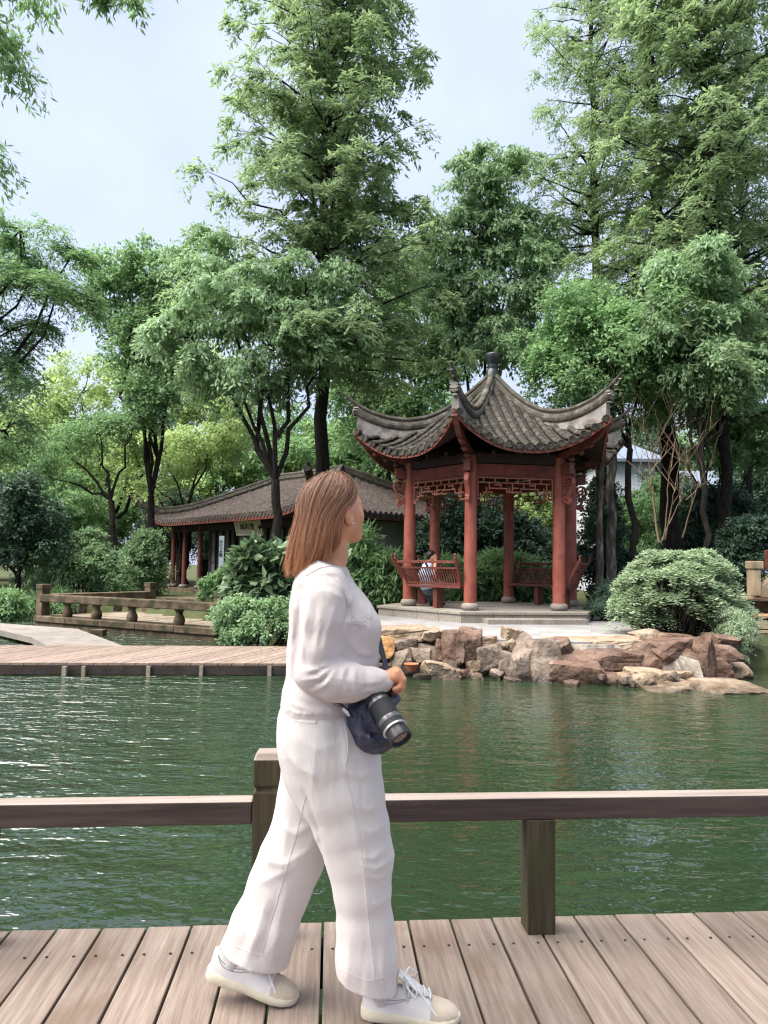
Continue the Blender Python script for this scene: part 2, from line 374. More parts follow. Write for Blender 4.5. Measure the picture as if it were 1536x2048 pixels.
# stone landing in front of the hall with its low stone railing
ter = empty('stone_landing'); tag(ter, kind='structure')
TZ = -.05
Tr = at_z(432, 1258, TZ); Tl = at_z(66, 1231, TZ)
te = (Tr - Tl).normalized(); tn = Vector((-te.y, te.x, 0))
if tn.y < 0: tn = -tn
Lt = (Tr - Tl).length
for lay, (z0, z1, ex) in enumerate(((-.62, -.2, -.06), (-.197, TZ, .0))):
    nb = 5 if lay else 4
    for k in range(nb):
        a_ = Tl + te * (Lt * k / nb) - tn * ex; b_ = Tl + te * (Lt * (k + 1) / nb - .012) - tn * ex
        P = [a_, b_, b_ + tn * .55, a_ + tn * .55]
        mb = MB(); mb.hexa([(p.x, p.y, z0) for p in P] + [(p.x, p.y, z1) for p in P]); o = mb.build('kerb_stone', m_stone, ter); add_bevel(o, .015)
m_brickpave = pmat('worn_paving', [(.14, .11, .08), (.20, .16, .12), (.25, .205, .16)], scale=4, rough=.85, bump=.4, bscale=20, stain=((.1, .1, .05), 1.4, .56, .6), objvar=.12)
for r_ in range(9):
    off = .56 + r_ * .52
    for k in range(16):
        a_ = Tl + te * (Lt * (k + (r_ % 2) * .5) / 16.5) + tn * off; w = Lt / 16.5 - .02
        P = [a_, a_ + te * w, a_ + te * w + tn * .5, a_ + tn * .5]; zz = TZ - .005 + float(rng.uniform(-.006, .006))
        mb = MB(); mb.hexa([(p.x, p.y, zz - .2) for p in P] + [(p.x, p.y, zz) for p in P]); mb.build('paving_stone', m_brickpave, ter)
sr = empty('stone_railing', Tr); tag(sr, 'low mossy stone railing on vase balusters round the landing by the hall', 'railing')
def stone_rail(a_, b_, posts, bal):
    d = (b_ - a_).normalized(); n_ = Vector((-d.y, d.x, 0)); L_ = (b_ - a_).length
    for t in posts:
        p = a_ + d * (L_ * t); mb = MB()
        R = np.array([[d.x, n_.x, 0], [d.y, n_.y, 0], [0, 0, 1]])
        mb.box((p.x, p.y, TZ + .34), (.24, .24, .68), R); mb.box((p.x, p.y, TZ + .74), (.27, .27, .13), R); mb.build('post', m_stone, sr, bevel=.012)
    mb = MB(); p, q2 = a_ + d * .12, b_ - d * .12
    mb.bar((p.x, p.y, TZ + .45), (q2.x, q2.y, TZ + .45), .3, .19); mb.build('rail', m_stone, sr, bevel=.02)
    for t in bal:
        p = a_ + d * (L_ * t); mb = MB()
        mb.lathe([(.115, 0), (.12, .03), (.135, .09), (.12, .16), (.08, .23), (.08, .29), (.125, .345)], (p.x, p.y, TZ + .006), 14); mb.build('baluster', m_stone, sr, smooth=True)
ra, rb = Tl + tn * .22, Tr + tn * .22
stone_rail(ra, rb, (0.012, .988), (.17, .345, .545, .79))
rc = ra + tn * 3.6
stone_rail(ra + tn * .2 + te * .05, rc + te * .05, (1.0,), (.3, .65))
# hall steps at the back of the landing
hs = empty('hall_steps'); tag(hs, kind='structure')
S0 = at_z(283, 1224, TZ); S1 = at_z(424, 1232, TZ)
sd_ = (S1 - S0).normalized(); sn = Vector((-sd_.y, sd_.x, 0)); sn = sn if sn.y > 0 else -sn
for k in range(3):
    a_ = S0 + sn * (.34 * k) ; b_ = S1 + sn * (.34 * k) - sd_ * .0
    for t in range(4):
        p = a_.lerp(b_, t / 4); q2 = a_.lerp(b_, (t + 1) / 4 - .006); P = [p, q2, q2 + sn * (3.4 - .34 * k), p + sn * (3.4 - .34 * k)]
        mb = MB(); z0 = TZ + .13 * k - (.02 if k == 0 else 0); mb.hexa([(v.x, v.y, z0 + .002 * k) for v in P] + [(v.x, v.y, TZ + .13 * (k + 1)) for v in P]); mb.build('step_stone', m_stone, hs, bevel=.01)
HZ = TZ + .39
# ------------------------------------------------------------------ hexagonal pavilion
m_red = pmat('red_lacquer', [(.18, .044, .029), (.245, .066, .044), (.30, .092, .064)], scale=5, stretch=(1, 1, .5), rough=.5, spec=.35, bump=.1, bscale=20, stain=((.13, .03, .022), 3, .6, .6), objvar=.06)
m_redwood = pmat('red_brown_wood', [(.07, .021, .015), (.12, .034, .024), (.17, .052, .036)], scale=6, rough=.55, spec=.3, bump=.15, bscale=25, objvar=.15)
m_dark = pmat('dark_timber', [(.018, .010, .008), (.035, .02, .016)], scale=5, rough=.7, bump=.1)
m_beam = pmat('beam_paint', [(.12, .028, .02), (.2, .045, .032)], scale=4, rough=.6, bump=.1, stain=((.05, .02, .015), 3, .5, .7))
m_tile = pmat('roof_tile', [(.018, .016, .0145), (.044, .039, .034), (.09, .082, .071)], scale=9, rough=.85, spec=.2, bump=.4, bscale=40, objvar=.22, stain=((.085, .078, .04), 5, .56, .6))
m_tilebed = pmat('tile_bed', [(.014, .012, .010), (.034, .029, .024), (.065, .056, .045)], scale=8, rough=.9, bump=.5, bscale=40)
m_ridge = pmat('ridge_plaster', [(.03, .027, .022), (.07, .063, .051), (.145, .132, .112)], scale=5, rough=.85, spec=.2, bump=.35, bscale=30, stain=((.045, .04, .028), 4, .5, .8))
m_plaster = pmat('white_plaster', [(.13, .115, .105), (.20, .18, .168), (.28, .255, .242)], scale=4, rough=.85, bump=.1, stain=((.085, .075, .06), 3.2, .52, .75))
m_groove = pmat('ridge_groove', [(.02, .018, .016), (.045, .04, .036)], rough=.8, bump=.2)
m_fin = pmat('finial_glaze', [(.008, .013, .013), (.016, .024, .023)], rough=.35, spec=.5, bump=.1)
K = 1.111
PC = at(983, 1130, 18.0); PC.z = 0
los = Vector((PC.x, PC.y, 0)).normalized(); e_r = Vector((los.y, -los.x, 0)); e_t = -los
FZ, PVZ = .455, .235                                    # pavilion floor, paving round it
RC = 1.757 * K
PH = [math.radians(a_) for a_ in (-17, 43, 103, 163, 223, 283)]     # R, F2, F1, L, B1, B2
def pd(phi, r=1.0, z=0.0):
    v = PC + (e_r * math.cos(phi) + e_t * math.sin(phi)) * r; return Vector((v.x, v.y, z))
pav = empty('pavilion', (PC.x, PC.y, FZ))
tag(pav, 'hexagonal red-columned garden pavilion with sweeping grey tiled roof and upturned corners', 'pavilion')
# platform of granite slabs
plat = empty('pavilion_platform'); tag(plat, kind='structure')
RP = 2.42 * K
cor = [pd(p, RP) for p in PH]
for k in range(6):
    a_, b_ = cor[k], cor[(k + 1) % 6]; c0 = Vector((PC.x, PC.y, 0))
    nb = 4
    for t in range(nb):
        p, q2 = a_.lerp(b_, t / nb + .001), a_.lerp(b_, (t + 1) / nb - .002)
        pi, qi = p.lerp(c0, .17), q2.lerp(c0, .17)
        mb = MB(); mb.hexa([(v.x, v.y, FZ - .055) for v in (q2, p, pi, qi)] + [(v.x, v.y, FZ) for v in (q2, p, pi, qi)]); mb.build('edge_slab', m_granite, plat, bevel=.006)
        p, q2 = p.lerp(c0, .012), q2.lerp(c0, .012); pi, qi = p.lerp(c0, .1), q2.lerp(c0, .1)
        mb = MB(); mb.hexa([(v.x, v.y, PVZ - .03) for v in (q2, p, pi, qi)] + [(v.x, v.y, FZ - .057) for v in (q2, p, pi, qi)]); mb.build('face_stone', m_granite, plat)
inner = [c.lerp(Vector((PC.x, PC.y, 0)), .172) for c in cor]
mb = MB(); mb.prism([(v.x, v.y) for v in inner[::-1]], FZ - .06, FZ - .003); mb.build('floor_slab', m_granite, plat)
# one step in front of the open side
fa, fb_ = pd(PH[2], RP), pd(PH[1], RP); fd = (fb_ - fa).normalized(); fn = (pd((PH[1] + PH[2]) / 2, 1) - Vector((PC.x, PC.y, 0))).normalized()
for t in range(3):
    p = fa.lerp(fb_, .17 + .26 * t); q2 = fa.lerp(fb_, .17 + .26 * (t + 1) - .003)
    P = [p - fn * .05, q2 - fn * .05, q2 + fn * .36, p + fn * .36][::-1]
    mb = MB(); mb.hexa([(v.x, v.y, PVZ - .03) for v in P] + [(v.x, v.y, PVZ + .1) for v in P]); mb.build('step_stone', m_granite, plat, bevel=.006)
# columns with stone drums
cols_ = []
CT = 3.72
for k, ph in enumerate(PH):
    p = pd(ph, RC); mb = MB()
    mb.lathe([(.135, FZ + .15), (.137, 1.2), (.128, 2.6), (.118, CT)], (p.x, p.y, 0), 24); mb.build('column', m_red, pav, smooth=True)
    mb = MB(); mb.lathe([(.14, 0), (.175, .025), (.192, .075), (.175, .125), (.145, .152)], (p.x, p.y, FZ + .001), 24); mb.build('column_base', m_granite, pav, smooth=True)
# ring beams, lattices
def lattice(a_, b_, ztop, parent):
    d = (b_ - a_).normalized(); L_ = (b_ - a_).length; mb = MB(); w, th = .024, .032
    cell = L_ / 26.0; n_ = 26
    def low(i):                                          # stepped lower edge, in cells
        e = min(i, n_ - i)
        return 6.5 if e < 2 else 5.5 if e < 3 else 4.5 if e < 5 else 3.2 if not 11 <= i <= 15 else 4.2
    def H(i0, i1, r):
        p = a_ + d * (i0 * cell - w / 2); q_ = a_ + d * (i1 * cell + w / 2); z = ztop - r * .07; mb.bar((p.x, p.y, z), (q_.x, q_.y, z), th, w)
    def Vv(i, r0, r1):
        p = a_ + d * (i * cell); mb.bar((p.x, p.y, ztop - r0 * .07 + w / 2 - .001), (p.x, p.y, ztop - r1 * .07 - w / 2 + .001), th - .002, w - .001, up=(d.x, d.y, 0))
    H(0, n_, 0); Vv(0, 0, 6.5); Vv(n_, 0, 6.5)
    prev = low(0); st = 0
    for i in range(1, n_ + 1):
        cur = low(i) if i < n_ else None
        if cur != prev:
            H(st, i, prev)
            if cur is not None: Vv(i, min(prev, cur), max(prev, cur))
            st = i; prev = cur
    for i in range(2, n_ - 1):                          # fret inside
        m_ = low(i); ph = i % 4
        if ph == 0: Vv(i, 0, 1.5)
        if ph == 2: Vv(i, 1.5, m_)
        if ph in (0, 2): H(i - 1, min(i + 2, n_), 1.5)
        if m_ > 4 and ph == 1: H(i - 1, min(i + 1, n_), 3)
        if m_ > 4 and ph == 3: Vv(i, 3, m_); H(max(i - 2, 0), i, 4.4)
        if m_ <= 4 and ph == 3: H(i - 1, min(i + 1, n_), m_ - 1.1)
    return mb.build('lattice', m_lat, parent)
m_lat = pmat('lattice_paint', [(.24, .08, .05), (.34, .14, .095)], scale=6, rough=.6, bump=.1)
for k in range(6):
    a_, b_ = pd(PH[k], RC), pd(PH[(k + 1) % 6], RC); d = (b_ - a_).normalized()
    p, q2 = a_ + d * .1, b_ - d * .1
    mb = MB(); mb.bar((p.x, p.y, 3.42), (q2.x, q2.y, 3.42), .13, .23); mb.build('tie_beam', m_beam, pav)
    mb = MB(); mb.bar((p.x, p.y, 3.285), (q2.x, q2.y, 3.285), .07, .035); mb.build('beam_moulding', m_redwood, pav)
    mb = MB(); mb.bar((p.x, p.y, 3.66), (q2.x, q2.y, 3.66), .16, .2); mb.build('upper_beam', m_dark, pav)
    lattice(a_ + d * .15, b_ - d * .15, 3.25, pav)
    for t in (.25, .5, .75):                            # bracket blocks under the eaves
        c = a_.lerp(b_, t); nrm = (c - Vector((PC.x, PC.y, 0))).normalized(); mb = MB()
        mb.bar((c.x - nrm.x * .2, c.y - nrm.y * .2, 3.80), (c.x + nrm.x * .38, c.y + nrm.y * .38, 3.74), .07, .1); mb.build('bracket_block', m_dark, pav)
# carved scroll brackets outside the columns
def scroll(ph, parent):
    o_ = pd(ph, RC + .115); n_ = (pd(ph, 1) - Vector((PC.x, PC.y, 0))).normalized(); sd2 = Vector((-n_.y, n_.x, 0))
    P2 = []
    for t in np.linspace(0, 1, 12):                     # small lower volute
        a2 = math.radians(-60 + 400 * (1 - t)); r_ = .025 + .05 * t; P2.append((.085 + r_ * math.cos(a2), .1 + r_ * math.sin(a2)))
    for t in np.linspace(0.1, 1, 8): P2.append((.085 + .04 * t + .10 * t * t, .055 + .34 * t - .02 * math.sin(3 * t)))
    for t in np.linspace(0, 1, 14):                     # larger upper volute
        a2 = math.radians(-10 + 430 * t); r_ = .115 * (1 - .72 * t); P2.append((.13 + r_ * math.cos(a2) - .02, .43 + r_ * math.sin(a2)))
    mb = MB()
    pts = [o_ + n_ * x * 1.2 + Vector((0, 0, 2.68 + z * 1.18)) for x, z in P2]
    for i in range(len(pts) - 1): mb.bar(pts[i], pts[i + 1] + (pts[i + 1] - pts[i]) * .25, .09, .036, up=sd2.cross(pts[i + 1] - pts[i]))
    mb.bar(o_ + n_ * .012 + Vector((0, 0, 2.8)), o_ + n_ * .012 + Vector((0, 0, 3.3)), .05, .04, up=n_)
    for x, z, s_ in ((.06, .33, .07), (.11, .24, .06), (.05, .44, .06), (.085, .1, .05), (.11, .43, .06), (.05, .2, .05), (.045, .55, .06)):
        c = o_ + n_ * x + Vector((0, 0, 2.68 + z * 1.18)); mb.lathe([(.004, -s_ / 2), (s_ * .42, -s_ * .2), (s_ * .5, 0), (s_ * .42, s_ * .2), (.004, s_ / 2)], (c.x, c.y, c.z), 8)
    b_ = mb.build('scroll_bracket', m_red, parent)
    mb = MB(); c = o_ + n_ * .09 + Vector((0, 0, 3.45)); R = np.array([[n_.x, sd2.x, 0], [n_.y, sd2.y, 0], [0, 0, 1]])
    mb.box(c, (.30, .15, .2), R); mb.box(c + n_ * .06 + Vector((0, 0, .12)), (.2, .19, .045), R); mb.build('beam_end', m_redwood, parent, bevel=.012)
for ph in PH: scroll(ph, pav)
# ---- roof surface: side-local n (outwards) and s (along the eave)
NE, SE = 2.55, 1.64; CZ = 3.28
def eaveN(s): return NE + .29 * (np.abs(s) / SE) ** 2
def roofz(n_, s):
    e = n_ / eaveN(s)
    return 3.80 + 1.95 * np.maximum(1 - e, 0) ** 1.35 + .68 * (np.abs(s) / SE) ** 2.3 * e
def side_frame(k):
    pm_ = (PH[k] + PH[k] + math.radians(60)) / 2
    n_ = (e_r * math.cos(pm_) + e_t * math.sin(pm_)); s_ = (e_r * -math.sin(pm_) + e_t * math.cos(pm_)); return n_, s_
def rp(k, n_, s, dz=0.0):
    fn_, fs_ = side_frame(k); v = PC + fn_ * n_ + fs_ * s; return Vector((v.x, v.y, float(roofz(n_, s)) + dz))
TAN30 = math.tan(math.radians(30))
front = {1: 'F2F1', 2: 'F1L', 0: 'RF2'}
tw = SE * 2 / 15.0
for k in range(6):
    fn_, fs_ = side_frame(k)
    # bed with courses of flat tiles
    mb = MB(); ns, nn = 32, 44; grid = []
    for i in range(nn + 1):
        tt = i / nn; row = []
        for j in range(ns + 1):
            f = -1 + 2 * j / ns; s = f * SE
            # along the eave direction at fraction f, n runs from the hip to the eave
            nh = max(abs(s) / TAN30 * 1.0, .02); ne = float(eaveN(s)); n_ = nh + (ne - nh) * tt
            saw = .016 * (1 - (n_ / .105) % 1.0)
            p = rp(k, n_, s, -.02 + saw); row.append(p)
        grid.append(row)
    mb.loft([[tuple(p) for p in r_] for r_ in grid], closed=False, caps=False); mb.build('tile_bed', m_tilebed, pav)
    # soffit below
    mb = MB(); rows = []
    for i in range(9):
        tt = i / 8; row = []
        for j in range(25):
            s = (-1 + 2 * j / 24) * SE; nh = max(abs(s) / TAN30, .02); ne = float(eaveN(s)) - .03; n_ = nh + (ne - nh) * tt
            row.append(tuple(rp(k, n_, s, -.10)))
        rows.append(row)
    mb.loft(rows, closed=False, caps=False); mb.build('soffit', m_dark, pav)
    # red eave board
    mb = MB(); rows = []
    for j in range(33):
        s = (-1 + 2 * j / 32) * SE; ne = float(eaveN(s)); p = rp(k, ne, s, -.03); q2 = rp(k, ne - .03, s, -.03)
        z = Vector((0, 0, -.095)); rows.append([tuple(p), tuple(p + z), tuple(q2 + z), tuple(q2)])
    mb.loft(rows); mb.build('eave_board', m_red, pav)
    # barrel tiles
    for r_ in range(15):
        s = -SE + tw * (r_ + .5); n0 = abs(s) / TAN30 + .13; n1 = float(eaveN(s)) + .03
        if n1 - n0 < .06: n0 = n1 - .08
        seg = .19; cnt = max(1, int(round((n1 - n0) / seg))); mbj = MB()
        for c in range(cnt):
            na, nb_ = n0 + (n1 - n0) * c / cnt, n0 + (n1 - n0) * (c + 1) / cnt
            mb = MB() if k in front else mbj
            rings = []
            for q_, rr in ((na - .01, .064), (nb_ - .004, .075)):
                q_ = max(q_, abs(s) / TAN30); base = rp(k, q_, s, .02)
                rings.append([tuple(base + fs_ * (rr * math.cos(a2)) + Vector((0, 0, rr * math.sin(a2)))) for a2 in np.linspace(-.25, math.pi + .25, 8)])
            mb.loft(rings)
            if k in front: mb.build('barrel_tile', m_tile, pav, smooth=True)
        if k not in front: tag(mbj.build('barrel_tile_row', m_tile, pav), kind='stuff')
        base = rp(k, n1, s, .012); mb = MB()                # round end cap
        ang = np.linspace(0, 2 * math.pi, 12, endpoint=False)
        mb.loft([[tuple(base + fn_ * dn + fs_ * (rr * math.cos(a2)) + Vector((0, 0, rr * math.sin(a2)))) for a2 in ang] for dn, rr in ((-.03, .078), (.016, .082), (.018, .062), (.008, .056))])
        mb.build('end_tile', m_tile, pav)
        s2 = s + tw / 2
        if r_ < 14:                                          # drip tile between the rows
            base = rp(k, float(eaveN(s2)) + .012, s2, .0); mb = MB(); outl = []
            for x, z in ((-.075, .012), (-.068, -.04), (-.032, -.08), (0, -.112), (.032, -.08), (.068, -.04), (.075, .012), (0, -.008)): outl.append((x, z))
            mb.loft([[tuple(base + fn_ * dn + fs_ * x + Vector((0, 0, z))) for x, z in outl] for dn in (-.012, .012)]); mb.build('drip_tile', m_tile, pav)
# ---- hip ridges
def hipz(t): return float(roofz(t * .866, t * .5))
TIP = 3.55
def sweep(parent, name, mat, path, prof, sidev):
    """prof: list of (side, up) outlines, one for every path point or a single one"""
    mb = MB(); rows = []
    for i, p in enumerate(path):
        pr = prof[i] if isinstance(prof[0][0], (tuple, list)) else prof
        d = (path[min(i + 1, len(path) - 1)] - path[max(i - 1, 0)]).normalized(); up = sidev.cross(d)
        if up.z < 0: up = -up
        rows.append([tuple(p + sidev * x + up * z) for x, z in pr])
    mb.loft(rows); return mb.build(name, mat, parent, smooth=False)
for k, ph in enumerate(PH):
    n_ = (e_r * math.cos(ph) + e_t * math.sin(ph)); sv = Vector((-n_.y, n_.x, 0))
    ts = np.linspace(.12, 3.20, 30)
    def topz(t):                                            # top line of the ridge: sags, then flies up beyond the corner
        return 6.02 - 1.48 * t + .42 * t * t + .0 * t ** 3 if t < 1.75 else None
    ctrl_t = np.array([0, .5, 1.0, 1.5, 2.0, 2.4, 2.8, 3.1, 3.3, 3.45, TIP]); ctrl_z = np.array([6.02, 5.52, 5.13, 4.86, 4.76, 4.775, 4.87, 4.99, 5.11, 5.22, 5.36])
    rz_ = lambda t: float(np.interp(t, ctrl_t, ctrl_z))
    # smooth the control line a little
    fine = np.linspace(0, TIP, 60); zf = np.array([rz_(t) for t in fine])
    for _ in range(12): zf[1:-1] = (zf[:-2] + 2 * zf[1:-1] + zf[2:]) / 4
    zt = lambda t: float(np.interp(t, fine, zf))
    P = lambda t, z: Vector((PC.x + n_.x * t, PC.y + n_.y * t, z))
    # plaster web from the tiles up to the ridge body
    rows = []; mb = MB()
    for t in ts:
        zb = hipz(t) - .05; zm = zt(t) - .27; w0, w1 = .085, .055
        if zm < zb + .02: zm = zb + .02
        rows.append([tuple(P(t, zb) + sv * w0), tuple(P(t, zm) + sv * w1), tuple(P(t, zm) - sv * w1), tuple(P(t, zb) - sv * w0)])
    mb.loft(rows); mb.build('ridge_web', m_plaster, pav)
    sweep(pav, 'ridge_body', m_ridge, [P(t, zt(t) - .165) for t in np.linspace(.05, 3.24, 34)],
          [(-.07, -.125), (-.095, -.085), (-.105, -.03), (-.09, .03), (-.06, .06), (.06, .06), (.09, .03), (.105, -.03), (.095, -.085), (.07, -.125)], sv)
    sweep(pav, 'ridge_groove', m_groove, [P(t, zt(t) - .09) for t in np.linspace(.05, 3.27, 34)], [(-.05, -.03), (-.05, .03), (.05, .03), (.05, -.03)], sv)
    pth = np.linspace(.05, TIP, 40)
    prof = []
    for t in pth:
        f = 1.0 if t < 3.1 else 1 - .55 * (t - 3.1) / (TIP - 3.1)
        prof.append([(.068 * f * math.cos(a2), .055 * f * math.sin(a2) + .0) for a2 in np.linspace(0, 2 * math.pi, 10, endpoint=False)])
    sweep(pav, 'ridge_roll', m_ridge, [P(t, zt(t) - .035) for t in pth], prof, sv)
    # white moulded end of the ridge body, small corbels below
    c = P(3.25, zt(3.25) - .20); mb = MB()
    for dz, w, hh_, out_ in ((.06, .17, .05, .05), (.0, .19, .06, .065), (-.07, .16, .07, .05), (-.15, .12, .05, .03)):
        mb.tube([c + Vector((0, 0, dz)) - n_ * .05, c + Vector((0, 0, dz)) + n_ * out_], [w * .55, w * .5], 12, flat=.38)
    mb.build('ridge_end', m_plaster, pav, smooth=False)
    for t, dz in ((3.36, -.06), (3.46, -.05)):
        mb = MB(); p = P(t, zt(t) + dz - .03); mb.tube([p, p + n_ * .07 + Vector((0, 0, -.015))], [.022, .012], 8)
        mb.build('ridge_spur', m_plaster, pav)
    # hip rafter with a carved cantilever below the corner
    a_, b_ = P(RC - .1, 3.70), P(3.22, hipz(3.2) - .09); mid = a_.lerp(b_, .55) + Vector((0, 0, -.13))
    mb = MB(); pts = [a_, a_.lerp(mid, .5) + Vector((0, 0, -.02)), mid, mid.lerp(b_, .5) + Vector((0, 0, -.07)), b_]
    for i in range(4): mb.bar(pts[i], pts[i + 1] + (pts[i + 1] - pts[i]) * .06, .12, .14)
    mb.build('hip_rafter', m_redwood, pav)
    for t, s_ in ((.32, .075), (.5, .07), (.68, .06)):
        mb = MB(); c = pts[0].lerp(pts[4], t) + Vector((0, 0, -.24)); mb.lathe([(.005, -s_), (s_ * .8, -s_ * .4), (s_, 0), (s_ * .8, s_ * .5), (.005, s_)], (c.x, c.y, c.z), 10)
        mb.build('rafter_carving', m_redwood, pav)
# finial
mb = MB(); mb.lathe([(.17, 5.80), (.16, 5.95), (.13, 6.02), (.115, 6.06), (.135, 6.09), (.115, 6.13), (.125, 6.16), (.15, 6.22), (.175, 6.30), (.185, 6.38), (.178, 6.41), (.12, 6.38), (.03, 6.36)], (PC.x, PC.y, 0), 20)
mb.build('finial', m_fin, pav, smooth=True)
# ceiling under the roof, dark
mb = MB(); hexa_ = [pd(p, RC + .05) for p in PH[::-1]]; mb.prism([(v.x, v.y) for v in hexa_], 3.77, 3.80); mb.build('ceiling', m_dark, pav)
# ---- benches with slatted leaning backs
def bench(k, slats=22):
    a_, b_ = pd(PH[k], RC), pd(PH[(k + 1) % 6], RC); d = (b_ - a_).normalized(); c = (a_ + b_) / 2; L_ = (b_ - a_).length - .27
    nrm = (c - Vector((PC.x, PC.y, 0))).normalized(); zs = FZ + .47
    W = lambda s, n_, z: c + d * s + nrm * n_ + Vector((0, 0, z))
    R = np.array([[d.x, nrm.x, 0], [d.y, nrm.y, 0], [0, 0, 1]])
    mb = MB(); mb.box(W(0, 0, zs), (L_, .36, .055), R); seat = mb.build('bench', m_redwood, pav, bevel=.008)
    for s in (-.0,):
        mb = MB(); mb.box(W(s, 0, FZ + .222), (.12, .2, .44), R); mb.build('leg', m_redwood, seat)
    lean = lambda z: .155 + .23 * (z / .5) ** 1.25
    for z, h, w in ((.035, .05, .05), (.37, .04, .045), (.50, .055, .055)):
        ext = .11 * z / .5
        mb = MB(); mb.box(W(0, lean(z), zs + .03 + z), (L_ + 2 * ext, w, h), R); mb.build('back_rail', m_redwood, seat, bevel=.004)
    for i in range(slats):
        s = (-.5 + (i + .5) / slats) * (L_ - .06); mb = MB()
        zz = np.linspace(.05, .36, 4)
        for j in range(3):
            mb.bar(W(s * (1 + .12 * zz[j]), lean(zz[j]), zs + .03 + zz[j]), W(s * (1 + .12 * zz[j + 1]), lean(zz[j + 1]), zs + .03 + zz[j + 1] + .004), .03, .018, up=nrm)
        mb.build('slat', m_redwood, seat)
    for s in (-.28, .0, .28):
        mb = MB(); mb.bar(W(s * L_, lean(.385), zs + .415), W(s * L_, lean(.48), zs + .505), .05, .025, up=nrm); mb.build('strut', m_redwood, seat)
    for sg in (-1, 1):
        mb = MB(); zz = np.linspace(-.0, .58, 6)
        pts = [W(sg * (L_ / 2 - .005 + .11 * max(z, 0) / .5), lean(max(z, 0)), zs + .03 + z) for z in zz]
        for j in range(5): mb.bar(pts[j], pts[j + 1] + (pts[j + 1] - pts[j]) * .05, .055, .06, up=nrm)
        t_ = pts[-1]; mb.lathe([(.03, 0), (.02, .02), (.034, .045), (.034, .08), (.012, .1)], tuple(t_), 8)
        mb.build('end_post', m_redwood, seat)
    return seat
for k in (0, 2, 3, 5): bench(k)
# paving on the bank
pv = empty('paved_bank'); tag(pv, kind='structure')
edge = [at_z(x, y, PVZ) for x, y in ((640, 1264), (700, 1266), (760, 1270), (850, 1274), (960, 1279), (1080, 1282), (1180, 1284), (1290, 1279))]
back = [at_z(x, y, PVZ) for x, y in ((640, 1231), (700, 1230), (750, 1229), (850, 1226), (960, 1222), (1080, 1222), (1185, 1224), (1245, 1240))]
for k in range(7):
    P = [edge[k], edge[k + 1], back[k + 1], back[k]]; c = sum(P, Vector()) / 4; P = [c + (p - c) * .9985 for p in P]
    mb = MB(); mb.hexa([(v.x, v.y, -.4) for v in P] + [(v.x, v.y, PVZ - .002 * (k % 2)) for v in P]); mb.build('paving_slab', m_pave, pv)
# ------------------------------------------------------------------ rock bank
def rock_mat(name, c, st):
    m = pmat(name, c, scale=3.5, rough=.88, spec=.2, bump=1.0, bscale=9, objvar=.12, stain=st, bdist=.06, detail=9)
    N, L = m.node_tree.nodes, m.node_tree.links; b = [x for x in N if x.type == 'BSDF_PRINCIPLED'][0]; src = b.inputs['Base Color'].links[0].from_socket      # wet below the splash line, with a ragged edge
    g = N.new('ShaderNodeNewGeometry'); sp = N.new('ShaderNodeSeparateXYZ'); L.new(g.outputs['Position'], sp.inputs[0]); nz = N.new('ShaderNodeTexNoise'); nz.inputs['Scale'].default_value = 7; L.new(g.outputs['Position'], nz.inputs['Vector'])
    ad = N.new('ShaderNodeMath'); ad.operation = 'MULTIPLY_ADD'; ad.inputs[1].default_value = .14; L.new(nz.outputs[0], ad.inputs[0]); L.new(sp.outputs[2], ad.inputs[2])
    mr = N.new('ShaderNodeMapRange'); mr.inputs[1].default_value = WATER_Z + .10; mr.inputs[2].default_value = WATER_Z + .19; mr.inputs[3].default_value = .42; mr.inputs[4].default_value = 1.0; L.new(ad.outputs[0], mr.inputs[0])
    hs = N.new('ShaderNodeHueSaturation'); L.new(src, hs.inputs['Color']); L.new(mr.outputs[0], hs.inputs['Value']); L.new(hs.outputs[0], b.inputs['Base Color'])
    mr2 = N.new('ShaderNodeMapRange'); mr2.inputs[1].default_value = .42; mr2.inputs[2].default_value = 1; mr2.inputs[3].default_value = .35; mr2.inputs[4].default_value = .88; L.new(mr.outputs[0], mr2.inputs[0]); L.new(mr2.outputs[0], b.inputs['Roughness'])
    return m
m_rb = rock_mat('brown_rock', [(0.058, 0.033, 0.024), (0.121, 0.075, 0.057), (0.190, 0.136, 0.105)], ((0.040, 0.031, 0.024), 2.5, .55, .7))
m_rt = rock_mat('tan_rock', [(0.138, 0.094, 0.059), (0.230, 0.172, 0.121), (0.299, 0.239, 0.184)], ((0.069, 0.050, 0.035), 2.8, .57, .7))
m_rg = rock_mat('grey_rock', [(0.068, 0.051, 0.039), (0.140, 0.108, 0.086), (0.220, 0.177, 0.146)], ((0.040, 0.031, 0.024), 2.5, .55, .7))
m_ro = rock_mat('ochre_rock', [(0.155, 0.078, 0.030), (0.242, 0.139, 0.059), (0.299, 0.199, 0.108)], ((0.115, 0.061, 0.032), 3, .57, .6))
bank = empty('rock_bank'); tag(bank, kind='structure')
def ico(sub):
    import bmesh
    bm = bmesh.new(); bmesh.ops.create_icosphere(bm, subdivisions=sub, radius=1)
    V = np.array([v.co[:] for v in bm.verts]); F = np.array([[v.index for v in f.verts] for f in bm.faces]); bm.free(); return V, F
IV, IF = ico(4)
def fbm(P, r_, octs=4, f0=1.5):
    out = np.zeros(len(P)); a_ = 1.0
    for o_ in range(octs):
        for _ in range(3):
            k = r_.normal(size=3); k = k / np.linalg.norm(k) * f0 * 2 ** o_ * r_.uniform(.7, 1.3); out += a_ / 3 * np.sin(P @ k * 2 + r_.uniform(0, 7))
        a_ *= .5
    return out
